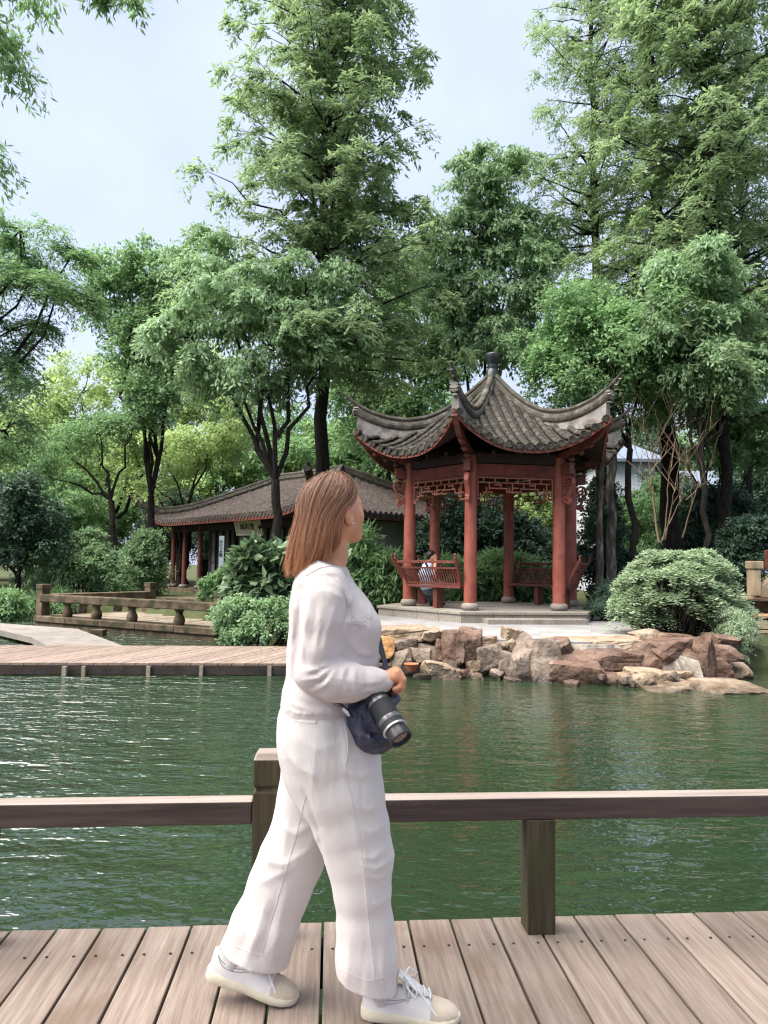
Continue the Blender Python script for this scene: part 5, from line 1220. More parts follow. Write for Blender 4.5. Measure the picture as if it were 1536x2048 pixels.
        for _ in range(smooth):
            acc = np.zeros_like(V); np.add.at(acc, E_[:, 0], V[E_[:, 1]]); np.add.at(acc, E_[:, 1], V[E_[:, 0]]); V = V * .45 + .55 * acc / deg[:, None]
        return V, Q
def cloth(name, base, weave=900.0, bump=.25, trans=.0, rough=.85, wr=.16, crs=6.0):
    m, nt, N, L = nmat(name); out = N.new('ShaderNodeOutputMaterial'); b = N.new('ShaderNodeBsdfPrincipled')
    b.inputs['Base Color'].default_value = (*base, 1); b.inputs['Roughness'].default_value = rough; b.inputs['Specular IOR Level'].default_value = .15; b.inputs['Sheen Weight'].default_value = .25
    tc = N.new('ShaderNodeTexCoord')
    n1 = N.new('ShaderNodeTexNoise'); n1.noise_type = 'RIDGED_MULTIFRACTAL'; n1.inputs['Scale'].default_value = crs; n1.inputs['Detail'].default_value = 2.5; n1.inputs['Distortion'].default_value = .9
    mp = N.new('ShaderNodeMapping'); mp.inputs['Scale'].default_value = (1.7, 1.7, .6); L.new(tc.outputs['Object'], mp.inputs[0]); L.new(mp.outputs[0], n1.inputs['Vector'])
    n2 = N.new('ShaderNodeTexNoise'); n2.inputs['Scale'].default_value = weave * .12; n2.inputs['Detail'].default_value = 6; n2.inputs['Roughness'].default_value = .7; n2.inputs['Distortion'].default_value = .4; m3 = N.new('ShaderNodeMapping'); m3.inputs['Scale'].default_value = (1.6, 1.6, .55); L.new(tc.outputs['Object'], m3.inputs[0]); L.new(m3.outputs[0], n2.inputs['Vector'])
    b1 = N.new('ShaderNodeBump'); b1.inputs['Strength'].default_value = wr; b1.inputs['Distance'].default_value = .008; L.new(n1.outputs[0], b1.inputs['Height'])
    b2 = N.new('ShaderNodeBump'); b2.inputs['Strength'].default_value = bump; b2.inputs['Distance'].default_value = .006; L.new(n2.outputs[0], b2.inputs['Height']); L.new(b1.outputs[0], b2.inputs['Normal'])
    L.new(b2.outputs[0], b.inputs['Normal']); t = N.new('ShaderNodeBsdfTranslucent'); t.inputs['Color'].default_value = (base[0], base[1] * .86, base[2] * .78, 1)
    ms = N.new('ShaderNodeMixShader'); ms.inputs[0].default_value = trans; L.new(b.outputs[0], ms.inputs[1]); L.new(t.outputs[0], ms.inputs[2]); L.new(ms.outputs[0], out.inputs[0]); return m
m_skin, nt, N, L = nmat('skin'); out = N.new('ShaderNodeOutputMaterial'); b = N.new('ShaderNodeBsdfPrincipled'); L.new(b.outputs[0], out.inputs[0])
b.inputs['Base Color'].default_value = (.60, .31, .20, 1); b.inputs['Roughness'].default_value = .5; b.inputs['Specular IOR Level'].default_value = .35
b.inputs['Subsurface Weight'].default_value = .12; b.inputs['Subsurface Radius'].default_value = (.012, .005, .003)
tcn = N.new('ShaderNodeTexCoord'); nz = N.new('ShaderNodeTexNoise'); nz.inputs['Scale'].default_value = 14; nz.inputs['Detail'].default_value = 5; L.new(tcn.outputs['Object'], nz.inputs['Vector'])
rpn = N.new('ShaderNodeValToRGB'); rpn.color_ramp.elements[0].position = .35; rpn.color_ramp.elements[0].color = (.60, .265, .145, 1); rpn.color_ramp.elements[1].position = .7; rpn.color_ramp.elements[1].color = (.68, .34, .205, 1)
L.new(nz.outputs[0], rpn.inputs[0]); L.new(rpn.outputs[0], b.inputs['Base Color'])
m_blouse = cloth('white_gauze', (.66, .592, .578), trans=.1, wr=.22, crs=10.0); m_trouser = cloth('white_linen', (.665, .615, .592), weave=700, trans=.06)
m_shoe = pmat('white_leather', [(.60, .58, .57), (.68, .66, .65)], scale=20, rough=.55, bump=.1, bscale=120, bdist=.002)
m_suede = pmat('beige_suede', [(.50, .41, .32), (.57, .48, .39)], scale=30, rough=.9, bump=.2, bscale=200, bdist=.001)
m_sole = pmat('cream_rubber', [(.55, .50, .38), (.64, .59, .47)], scale=18, rough=.7, bump=.1, bscale=60, stain=((.4, .34, .25), 20, .6, .5), bdist=.002)
m_lace = pmat('lace', [(.66, .65, .66), (.74, .73, .74)], rough=.85, bump=.2, bscale=300, bdist=.001)
m_sock = cloth('grey_sock', (.50, .47, .47), weave=600)
m_black = pmat('black_plastic', [(.012, .012, .014), (.022, .022, .025)], scale=40, rough=.42, spec=.45, bump=.1, bscale=200, bdist=.001)
m_grip = pmat('lens_rubber', [(.016, .018, .02), (.03, .033, .036)], scale=60, rough=.6, bump=.3, bscale=300, bdist=.001)
m_silver = pmat('silver_ring', [(.55, .53, .56), (.65, .63, .66)], rough=.3, metallic=.9, bump=0)
m_steel = pmat('grey_metal', [(.16, .15, .17), (.24, .23, .25)], rough=.35, metallic=.7, bump=0)
m_lens = pmat('lens_glass', [(.05, .035, .02), (.10, .07, .045)], scale=10, rough=.06, spec=.8, bump=0, coat=1.0)
m_navy = pmat('navy_cloth', [(.010, .014, .034), (.024, .029, .062), (.07, .066, .105)], scale=26, rough=.42, spec=.5, bump=.5, bscale=40, bdist=.006)
m_eye = pmat('eye', [(.7, .68, .66), (.75, .73, .72)], rough=.2, bump=0)
m_brow = pmat('brow', [(.07, .04, .025), (.1, .06, .04)], rough=.8, bump=0)

def creases(seed, axes, Yd, n_, ln, amp, w):
    """random soft creases that run roughly along the given axes (start, end, half width), all in photo pixels"""
    r_ = np.random.default_rng(seed); out_ = []
    for k in range(n_):
        (x0, y0), (x1, y1), hw = axes[k % len(axes)]; t = r_.uniform(0, 1); d = np.array([x1 - x0, y1 - y0], float); d /= np.linalg.norm(d); p = np.array([-d[1], d[0]])
        c = np.array([x0 + (x1 - x0) * t, y0 + (y1 - y0) * t]) + p * r_.uniform(-hw, hw); a_ = r_.normal() * .22; q_ = d * math.cos(a_) + p * math.sin(a_); l = ln * r_.uniform(.4, 1)
        out_.append(([tuple(c - q_ * l / 2), tuple(c + p * r_.normal() * 4), tuple(c + q_ * l / 2)], Yd, amp * r_.uniform(.4, 1) * (1 if r_.uniform() < .6 else -1), w * r_.uniform(.6, 1.4)))
    return out_
# ---- woman walking along the near deck
Y0 = 2.475
woman = empty('person', at_z(690, 2020, 0)); woman.location.z = 0
tag(woman, 'woman with brown bob in white blouse and trousers walking along the deck, looking away', 'person')
def child(name, me, parent=None):
    o = link(bpy.data.objects.new(name, me)); add_parent(o, woman) if parent is None else setattr(o, 'parent', parent); return o
pw_ = lambda px, py, dy=0.0: np.array(at(px, py, Y0 + dy))
rm = lambda px_, dy=0.0: px_ * (Y0 + dy) / FPX
# trousers
f = Field((-.60, 2.10, .04), (.09, 2.88, .97), .0047)
f.chain([(630, 1400, Y0, 54, 90), (632, 1425, Y0, 61, 93), (640, 1447, Y0, 82, 104), (650, 1472, Y0, 93, 111), (657, 1503, Y0, 95, 112), (655, 1535, Y0, 88, 108)], .03)
f.chain([(672, 1520, Y0 - .07, 90, 68), (684, 1590, Y0 - .075, 82, 68), (704, 1655, Y0 - .075, 72, 64), (719, 1716, Y0 - .075, 66, 62), (724, 1775, Y0 - .075, 55, 58), (730, 1850, Y0 - .07, 55, 58), (733, 1910, Y0 - .07, 59, 60), (735, 1985, Y0 - .07, 62, 62)], .03)
f.chain([(640, 1530, Y0 + .085, 80, 66), (622, 1600, Y0 + .09, 66, 66), (608, 1655, Y0 + .09, 60, 64), (583, 1717, Y0 + .08, 62, 62), (559, 1775, Y0 + .07, 62, 60), (528, 1855, Y0 + .055, 65, 60), (507, 1915, Y0 + .05, 67, 62), (498, 1945, Y0 + .045, 68, 62)], .03)
f.folds([([(648, 1712), (640, 1640), (612, 1560), (585, 1515)], Y0 - .08, -.007, 7), ([(778, 1692), (748, 1704), (716, 1698)], Y0 - .12, .007, 8), ([(786, 1716), (752, 1727), (716, 1712)], Y0 - .12, .007, 7), ([(782, 1748), (752, 1746), (728, 1732)], Y0 - .12, .005, 6),
         ([(770, 1604), (738, 1612), (712, 1598)], Y0 - .12, .006, 9), ([(760, 1536), (722, 1546), (684, 1528)], Y0 - .12, .008, 10), ([(772, 1640), (748, 1655), (730, 1650)], Y0 - .12, .004, 7), ([(724, 1620), (733, 1740), (742, 1850), (756, 1985)], Y0 - .13, .0035, 3.5),
         ([(782, 1790), (756, 1800), (740, 1790)], Y0 - .12, .004, 7), ([(770, 1850), (765, 1960)], Y0 - .12, .005, 9), ([(700, 1860), (694, 1970)], Y0 - .12, .005, 10), ([(730, 1880), (722, 1980)], Y0 - .12, -.004, 8), ([(676, 1900), (690, 1960)], Y0 - .12, .004, 7),
         ([(522, 1716), (572, 1722), (640, 1684)], Y0, .008, 9), ([(500, 1772), (548, 1748), (612, 1716)], Y0, .006, 8), ([(556, 1650), (590, 1664), (630, 1640)], Y0, .006, 9), ([(537, 1790), (500, 1905)], Y0, .006, 8), ([(575, 1770), (545, 1920)], Y0, .006, 9), ([(556, 1790), (522, 1915)], Y0, -.005, 7), ([(480, 1850), (462, 1900)], Y0, .004, 7),
         ([(588, 1434), (632, 1439), (632, 1445), (588, 1439)], Y0 - .13, .003, 3), ([(570, 1500), (600, 1530), (650, 1545)], Y0 - .13, .004, 10), ([(700, 1440), (694, 1500), (690, 1540)], Y0 - .13, .003, 5), ([(590, 1470), (640, 1490), (700, 1480)], Y0 - .13, .003, 12)])
f.folds(creases(31, [((690, 1560), (735, 1980), 45), ((620, 1560), (515, 1915), 48), ((650, 1440), (660, 1560), 70)], Y0 - .1, 24, 150, .003, 6.0)); f.ripple(3, .0012, 34)
def cut(px1, py1, px2, py2, Yd, x_lo, x_hi):                 # hem plane seen edge-on
    a_, b_ = np.array(at(px1, py1, Yd)), np.array(at(px2, py2, Yd)); d = b_ - a_; nrm = np.array([d[2], 0, -d[0]]); nrm /= np.linalg.norm(nrm)
    if nrm[2] > 0: nrm = -nrm
    f.put((x_lo, 1.9, 0), (x_hi, 3.0, .42), lambda G: (G - a_) @ nrm, op='max', m=0)
f.d += .0045; xs = float(at(628, 1900, Y0)[0]); cut(445, 1895, 566, 1935, Y0 + .03, -.6, xs); cut(672, 1946, 790, 1978, Y0 - .07, xs, .2)
trousers = child('trousers', f.mesh('trousers', m_trouser, 1))
# blouse
f = Field((-.38, 2.04, .86), (.13, 2.92, 1.45), .0042)
f.chain([(652, 1118, Y0 + .01, 33, 44), (648, 1146, Y0 + .005, 46, 84), (646, 1172, Y0, 58, 112), (650, 1205, Y0, 68, 114), (662, 1236, Y0, 82, 108), (667, 1262, Y0, 89, 105), (666, 1316, Y0, 92, 101), (656, 1370, Y0, 83, 99), (641, 1404, Y0, 77, 102), (636, 1420, Y0, 71, 101), (634, 1432, Y0, 66, 98)], .025)
for dy in (-.065, .075): f.ell(pw_(722, 1258, dy), (.06, .062, .062), k=.05)
f.chain([(654, 1172, Y0 - .115, 42, 44), (652, 1205, Y0 - .15, 45, 44), (648, 1245, Y0 - .165, 45, 44), (640, 1300, Y0 - .175, 40, 41), (628, 1345, Y0 - .178, 38, 40)], .03)
f.chain([(626, 1352, Y0 - .18, 35, 40), (668, 1364, Y0 - .185, 40, 42), (705, 1366, Y0 - .18, 38, 38), (742, 1365, Y0 - .17, 30, 31), (778, 1362, Y0 - .155, 21, 24)], .025)
f.chain([(648, 1168, Y0 + .125, 44, 48), (646, 1245, Y0 + .17, 42, 42), (640, 1345, Y0 + .19, 36, 38)], .03)
f.chain([(640, 1350, Y0 + .19, 36, 38), (705, 1372, Y0 + .18, 36, 36), (764, 1380, Y0 + .10, 24, 24)], .02)
f.folds([([(622, 1185), (611, 1250), (604, 1320)], Y0 - .2, .006, 7), ([(650, 1192), (640, 1262), (630, 1322)], Y0 - .2, .005, 6), ([(674, 1205), (656, 1262), (650, 1305)], Y0 - .2, .006, 7), ([(634, 1200), (624, 1290)], Y0 - .2, -.004, 5),
         ([(664, 1320), (640, 1337), (608, 1338)], Y0 - .2, .010, 6), ([(668, 1329), (640, 1352), (602, 1358)], Y0 - .2, .009, 6), ([(676, 1332), (654, 1364), (622, 1382)], Y0 - .2, .008, 6), ([(655, 1330), (625, 1346)], Y0 - .2, -.008, 4), ([(660, 1345), (630, 1368)], Y0 - .2, -.008, 4),
         ([(690, 1330), (686, 1352), (698, 1386)], Y0 - .21, .006, 6), ([(710, 1333), (709, 1354), (716, 1388)], Y0 - .21, .005, 5), ([(700, 1332), (697, 1356)], Y0 - .21, -.004, 4), ([(727, 1335), (734, 1364), (714, 1398)], Y0 - .2, -.004, 3), ([(748, 1344), (752, 1382)], Y0 - .2, .003, 6), ([(768, 1344), (774, 1380)], Y0 - .2, .002, 4),
         ([(688, 1188), (695, 1214), (690, 1242), (668, 1312)], Y0 - .14, -.009, 5), ([(640, 1138), (676, 1150), (692, 1196)], Y0 - .14, .004, 7), ([(620, 1150), (660, 1162), (686, 1186)], Y0 - .14, -.003, 6),
         ([(696, 1240), (722, 1244), (746, 1262)], Y0 - .1, .005, 7), ([(692, 1264), (715, 1302), (748, 1312)], Y0 - .1, .006, 7), ([(700, 1290), (725, 1315), (752, 1318)], Y0 - .1, -.004, 6), ([(712, 1180), (700, 1215)], Y0 - .1, .003, 6),
         ([(590, 1195), (584, 1280), (580, 1360)], Y0 - .1, .006, 6), ([(604, 1180), (594, 1260), (590, 1330)], Y0 - .12, -.005, 6), ([(578, 1340), (590, 1400)], Y0 - .1, .005, 7), ([(575, 1400), (630, 1414), (690, 1412)], Y0 - .1, .005, 5), ([(600, 1385), (650, 1402)], Y0 - .1, .004, 6),
         ([(566, 1419), (600, 1424), (650, 1423), (692, 1420)], Y0 - .13, .006, 4), ([(580, 1418), (582, 1430)], Y0 - .13, -.004, 3), ([(606, 1418), (607, 1430)], Y0 - .13, -.004, 3), ([(630, 1418), (631, 1430)], Y0 - .13, -.004, 3), ([(655, 1417), (656, 1428)], Y0 - .13, -.004, 3)])
f.folds(creases(33, [((640, 1180), (625, 1340), 34), ((600, 1180), (585, 1400), 18), ((720, 1200), (715, 1400), 40), ((640, 1370), (770, 1364), 26), ((620, 1150), (690, 1170), 20)], Y0 - .18, 54, 90, .0028, 3.2)); f.ripple(5, .0012, 46)
f.d += .0055
# square off the neck opening, the hem and the cuffs
pn = pw_(668, 1124, 0); nn_ = np.array([.35, -.1, .93]); nn_ /= np.linalg.norm(nn_); f.put((-.4, 2.25, 1.33), (.1, 2.72, 1.5), lambda G: (G - pn) @ nn_, op='max', m=0)
zc = float(pw_(630, 1429)[2]); f.put((-.4, 1.9, .8), (.2, 3.0, .95), lambda G: (zc - G[..., 2]) + .003 * np.sin(G[..., 0] * 210), op='max', m=0)
pc = pw_(785, 1362, -.155); nc_ = pw_(800, 1368, -.15) - pc; nc_ /= np.linalg.norm(nc_); f.put(pc - .06, pc + np.array([.08, .06, .08]), lambda G: (G - pc) @ nc_, op='max', m=0)
blouse = child('blouse', f.mesh('blouse', m_blouse, 1))
# seams, pocket edges, hems and embroidery lie on the cloth
from mathutils.bvhtree import BVHTree
def on_cloth(me, lines, name, mat, parent, rad=.0012, step=6.0):
    n_ = len(me.vertices); co = np.empty(n_ * 3, np.float32); me.vertices.foreach_get('co', co); bv = BVHTree.FromPolygons([Vector(v) for v in co.reshape(-1, 3).tolist()], [tuple(p.vertices) for p in me.polygons])
    for pl in lines:
        pts = []
        for (x0, y0), (x1, y1) in zip(pl[:-1], pl[1:]):
            k = max(1, int(math.hypot(x1 - x0, y1 - y0) / step))
            for t in range(k + 1):
                hit = bv.ray_cast(CAM, ray(x0 + (x1 - x0) * t / k, y0 + (y1 - y0) * t / k).normalized())
                if hit[0] is not None: pts.append(hit[0] + hit[1] * rad * .35)
        pts = [p for i, p in enumerate(pts) if i == 0 or ((p - pts[i - 1]).length > 1e-4 and (p - pts[i - 1]).length < .05)]
        if len(pts) > 2: mb = MB(); mb.tube([tuple(p) for p in pts], rad, 5); o = mb.build(name, mat, None, smooth=True); o.parent = parent
on_cloth(trousers.data, [[(690, 1540), (703, 1600), (716, 1660), (728, 1740), (738, 1850), (751, 1970)], [(612, 1590), (590, 1680), (566, 1760), (540, 1850), (524, 1912)]], 'side_seam', m_trouser, trousers)
on_cloth(trousers.data, [[(590, 1434), (612, 1437), (632, 1440), (631, 1447), (610, 1445), (589, 1441), (590, 1434)], [(686, 1432), (694, 1470), (696, 1505), (690, 1532)]], 'pocket_edge', m_trouser, trousers, .0014)
on_cloth(trousers.data, [[(677, 1934), (705, 1950), (735, 1962), (765, 1955), (788, 1944)], [(451, 1882), (475, 1894), (510, 1908), (560, 1919)]], 'hem_stitch', m_trouser, trousers, .0010)
on_cloth(blouse.data, [[(662, 1150), (682, 1172), (692, 1198), (694, 1222), (688, 1244)]], 'armhole_seam', m_blouse, blouse)
on_cloth(blouse.data, [[(612, 1152), (640, 1136), (668, 1131), (684, 1138), (694, 1152)]], 'neck_binding', m_blouse, blouse, .0018, 4.0)
on_cloth(blouse.data, [[(728, 1337), (735, 1352), (734, 1372), (724, 1394)], [(776, 1345), (783, 1358), (788, 1376)]], 'cuff_seam', m_blouse, blouse, .0013)
r_ = np.random.default_rng(17)
on_cloth(blouse.data, [[(cx_ + 5 * math.cos(a_) * (1 + .3 * math.sin(3 * a_ + k)), cy_ + 4 * math.sin(a_)) for a_ in np.linspace(0, 6.3, 9)] for k, (cx_, cy_) in enumerate([(706 + r_.uniform(0, 40), 1232 + r_.uniform(0, 34)) for _ in range(14)])], 'embroidery', m_blouse, blouse, .0006, 3.0)
# body: head, neck, torso core, arms with hands, legs
f = Field((-.36, 2.20, 1.28), (.10, 2.80, 1.72), .0038); f.s = 1.05
FA = math.radians(48); hf = np.array([math.cos(FA), math.sin(FA), 0]); hs_ = np.array([math.sin(FA), -math.cos(FA), 0]); hu = np.array([0, 0, 1.0])
tp = math.radians(6); hf, hu = hf * math.cos(tp) + hu * math.sin(tp), hu * math.cos(tp) - hf * math.sin(tp)
HO = pw_(661, 1016, .0); HR = np.stack([hf, hs_, hu], 1)
h = lambda a_, b_, c: HO + (hf * a_ + hs_ * b_ + hu * c) * 1.05
f.ell(h(0, 0, .010), (.090, .071, .083), HR); f.ell(h(.040, 0, -.035), (.058, .056, .072), HR, .03); f.ell(h(.066, 0, .012), (.032, .046, .05), HR, .03)
f.ell(h(.055, 0, -.075), (.042, .038, .026), HR, .03); f.cone(h(.088, -.012, -.088), h(.088, .012, -.088), .016, .016, .02)
for sg in (-1, 1):
    f.ell(h(.066, sg * .038, -.032), (.028, .024, .026), HR, .03); f.cone(h(.0, sg * .052, -.055), h(.078, sg * .022, -.09), .020, .016, .03)
    f.ell(h(.096, sg * .030, -.004), (.014, .017, .010), HR, .01, 's'); f.cone(h(.090, sg * .014, .014), h(.078, sg * .045, .013), .009, .007, .014)
    # ear
    f.ell(h(-.004, sg * .079, -.022), (.020, .011, .033), HR, .006); f.ell(h(.003, sg * .090, -.017), (.011, .008, .020), HR, .004, 's'); f.ell(h(.001, sg * .080, -.049), (.009, .008, .010), HR, .005)
f.cone(h(.098, 0, .0), h(.116, 0, -.034), .008, .012, .012)
for sg in (-1, 1): f.ell(h(.108, sg * .012, -.037), (.010, .008, .007), HR, .008)
f.ell(h(.098, 0, -.060), (.010, .022, .006), HR, .006); f.ell(h(.096, 0, -.068), (.010, .019, .006), HR, .006); f.cone(h(.109, -.02, -.064), h(.109, .02, -.064), .0022, .0022, .003, 's')
neck_ = [(664, 1068, Y0 + .005, 34, 34), (660, 1110, Y0 + .005, 33, 34), (654, 1142, Y0, 36, 44)]; f.chain(neck_, .02); parts_ = [f.raw(1)]
f = Field((-.60, 2.05, .03), (.15, 2.92, 1.45), .009)
f.chain([(660, 1112, Y0 + .005, 29, 30), (652, 1150, Y0, 38, 56), (650, 1190, Y0, 50, 95), (660, 1260, Y0, 70, 90), (650, 1380, Y0, 66, 84), (645, 1470, Y0, 72, 90), (648, 1520, Y0, 70, 90)], .03)
for sg, pts in ((-1, [(645, 1175, Y0 - .13, 28, 30), (628, 1345, Y0 - .175, 24, 26), (705, 1366, Y0 - .175, 23, 24), (780, 1362, Y0 - .15, 15, 18)]), (1, [(648, 1175, Y0 + .13, 28, 30), (640, 1345, Y0 + .18, 24, 26), (705, 1372, Y0 + .17, 22, 22), (768, 1380, Y0 + .095, 15, 17)])): f.chain(pts, .02)
f.chain([(680, 1540, Y0 - .07, 56, 52), (716, 1735, Y0 - .072, 38, 40), (738, 1900, Y0 - .07, 19, 20)], .02)
f.chain([(640, 1540, Y0 + .085, 56, 50), (585, 1725, Y0 + .08, 38, 38), (515, 1860, Y0 + .06, 19, 20)], .02)
def hand(px, py, Yc, seed, flip=1):
    q_ = lambda x, y, dy: np.array(at(px + x, py + y, Yc + dy))
    f.ecap(q_(-14, 0, 0), q_(8, -6, 0), (.021, .028), (.024, .040), .012); f.ecap(q_(8, -6, 0), q_(16, -2, 0), (.023, .039), (.014, .038), .01)
    for i, (dy, l) in enumerate(((-.031, .86), (-.011, .98), (.010, 1.0), (.030, .92))):
        kn, p1, p2, p3 = q_(12, -12, dy), q_(12 + 12 * l, 2, dy * 1.02), q_(11 + 10 * l, 18 * l, dy), q_(4 + 2 * l, 25 * l, dy * .95)
        f.cone(kn, p1, .0105, .0095, .006); f.cone(p1, p2, .0093, .0085, .003); f.cone(p2, p3, .0085, .0075, .003)
    a_, b_, c = q_(-4, 8, .03 * flip), q_(6, 18, .034 * flip), q_(18, 24, .018 * flip); f.cone(a_, b_, .0125, .0105, .008); f.cone(b_, c, .0105, .0085, .004)
parts_.append(f.raw(1))
for hp in ((783, 1357, Y0 - .15, 1, 1), (772, 1378, Y0 + .095, 2, -1)):
    c = np.array(at(*hp[:3])); f = Field(c - .09, c + .09, .0028); hand(*hp); parts_.append(f.raw(1))
nv = np.cumsum([0] + [len(p[0]) for p in parts_]); body = child('body', np_mesh('body', np.concatenate([p[0] for p in parts_]), np.concatenate([p[1] + n_ for p, n_ in zip(parts_, nv)]), m_skin, True))
for sg in (-1, 1):
    mb = MB(); c = h(.084, sg * .030, -.004); u_ = np.linspace(0, np.pi, 8); 
    mb.loft([[tuple(c + .0125 * (math.cos(t) * hu + math.sin(t) * (math.cos(a_) * hf + math.sin(a_) * hs_))) for a_ in np.linspace(0, 2 * np.pi, 12, endpoint=False)] for t in u_], caps=False); mb.build('eye', m_eye, body, smooth=True)
    mb = MB(); mb.tube([tuple(h(.101, sg * .014, .017)), tuple(h(.098, sg * .03, .021)), tuple(h(.085, sg * .047, .017))], [.002, .0028, .001], 6); mb.build('eyebrow', m_brow, body)
    mb = MB(); mb.tube([tuple(h(.100, sg * .017, .003)), tuple(h(.1, sg * .03, .007)), tuple(h(.088, sg * .046, .001))], [.001, .0018, .0012], 6); mb.build('eyelash', m_brow, body)
    for a_, b2, c2, rr in ((.004, .088, -.051, .0042), (.010, .085, -.038, .003)):
        e_ = h(a_, sg * b2, c2); mb = MB(); mb.lathe([(.0002, -rr), (rr * .7, -rr * .7), (rr, 0), (rr * .7, rr * .7), (.0002, rr)], tuple(e_), 8); mb.build('earring', m_silver, body, smooth=True)
# hair: solid bob plus strands that follow it
def hair_pt(phi, t, off=0.0):
    """phi: angle round the head from the face (0) over the near side (+) or far side (-) to the back (pi); t: 0 parting .. 1 tip"""
    ca, sa = math.cos(phi), math.sin(phi); back = (1 - ca) / 2
    rf = (.098 if ca > 0 else .106) + off; rs = .082 + off; top = .098 + off
    ztip = -.045 - .145 * back
    if t < .42:                                          # over the skull
        a_ = t / .42 * math.radians(100); rr = math.sin(a_); z = .008 + top * math.cos(a_); x, y = rf * ca * rr, rs * sa * rr
        x += .028 * (1 - rr) * (1 if True else 0)
    else:
        u = (t - .42) / .58; rr = math.sin(math.radians(100)); z0 = .008 + top * math.cos(math.radians(100)); z = z0 + (ztip - z0) * u
        fl = 1.03 + .16 * math.sin(u * 2.6) - .14 * u * u; x, y = rf * ca * rr * fl, rs * sa * rr * fl * (1 + .05 * u)
        x -= .030 * u * u * (.4 + .6 * back)
    w = np.array(h(x, y, z))
    if t > .42: w = w + np.array([-.030 * ((t - .42) / .58) ** 1.5 * (.35 + .65 * back), 0, 0]) + (np.array([0, 0, -1.0]) + hu) * 0
    return w
m_hair, nt, N, L = nmat('brown_hair'); out = N.new('ShaderNodeOutputMaterial'); b = N.new('ShaderNodeBsdfPrincipled'); L.new(b.outputs[0], out.inputs[0])
b.inputs['Roughness'].default_value = .5; b.inputs['Specular IOR Level'].default_value = .3
tcn = N.new('ShaderNodeTexCoord'); sp = N.new('ShaderNodeSeparateXYZ'); L.new(tcn.outputs['Object'], sp.inputs[0])
mr = N.new('ShaderNodeMapRange'); mr.inputs[1].default_value = float(HO[2]) + .05; mr.inputs[2].default_value = float(HO[2]) - .21; L.new(sp.outputs[2], mr.inputs[0])
rpn = N.new('ShaderNodeValToRGB'); e = rpn.color_ramp.elements; e[0].color = (.25, .125, .078, 1); e[1].color = (.40, .165, .07, 1); L.new(mr.outputs[0], rpn.inputs[0])
g = N.new('ShaderNodeNewGeometry'); mr2 = N.new('ShaderNodeMapRange'); mr2.inputs[3].default_value = .6; mr2.inputs[4].default_value = 1.45; L.new(g.outputs['Random Per Island'], mr2.inputs[0])
hsn = N.new('ShaderNodeHueSaturation'); L.new(mr2.outputs[0], hsn.inputs['Value']); L.new(rpn.outputs[0], hsn.inputs['Color']); L.new(hsn.outputs[0], b.inputs['Base Color'])
def edge_phi(t): return math.radians(float(np.interp(t, [0, .12, .22, .30, .38, .46, .6, 1.0], [12, 22, 36, 56, 86, 107, 109, 104])))     # front edge of the hair: forehead, temple, behind the ear
mb = MB(); rows = []
for i in range(25):
    t = i / 24 * .985; a0 = edge_phi(t); a1 = 2 * math.pi - a0
    rows.append([tuple(hair_pt(a0 + (a1 - a0) * j / 48, t, -.006)) for j in range(49)])
mb.loft(rows, closed=False, caps=False); mb.loft([[tuple(np.array(p) * .93 + np.array(h(-.01, 0, -.03)) * .07) for p in r_] for r_ in rows[::-1]], closed=False, caps=False)
hair = child('hair', mb.mesh('hair', m_hair, True))
r_ = np.random.default_rng(9); V, Q = [], []; ns = 4800; seg = 9
for k in range(ns):
    t0 = r_.uniform(0, .10) if k % 3 else r_.uniform(.05, .4); jj = r_.uniform(-.004, 1.004); t1 = r_.uniform(.84, 1.04); off = r_.uniform(-.006, .004) + (r_.uniform(0, .012) if r_.uniform() < .06 else 0)
    phi = 6.28 * jj; clump = math.sin(phi * 13) * .005 + math.sin(phi * 29 + 1) * .003; w0 = r_.uniform(.0004, .0011); ph_w = r_.normal() * .05; pts = []
    for s_ in range(seg + 1):
        t = t0 + (t1 - t0) * s_ / seg; u = max(0, (t - .35) / .65); ae = edge_phi(t); pts.append(hair_pt(ae + (2 * math.pi - 2 * ae) * jj + ph_w * u + .10 * math.sin(phi * 11 + 3 * u) * u * u, t, off + clump * u - .012 * max(0, u - .75) * 4 * math.sin(phi * 7)) + r_.normal(size=3) * .0008)
    pts = np.array(pts); tang = np.gradient(pts, axis=0); outw = pts - np.array(h(0, 0, 0)); sd_ = np.cross(tang, outw); sd_ /= np.linalg.norm(sd_, axis=1)[:, None] + 1e-9
    tw_ = r_.uniform(-.6, .6); nrm = np.cross(sd_, tang); nrm /= np.linalg.norm(nrm, axis=1)[:, None] + 1e-9; sd_ = sd_ * math.cos(tw_) + nrm * math.sin(tw_)
    wv = w0 * np.linspace(.9, .22, seg + 1)[:, None]; base = len(V) * 2 * (seg + 1); V.append(np.concatenate([pts - sd_ * wv, pts + sd_ * wv]))
    i_ = np.arange(seg); Q.append(np.stack([i_, i_ + 1, i_ + seg + 2, i_ + seg + 1], 1) + base)
o = link(bpy.data.objects.new('strands', np_mesh('strands', np.concatenate(V), np.concatenate(Q), m_hair, True)), hair)
o['kind'] = 'stuff'
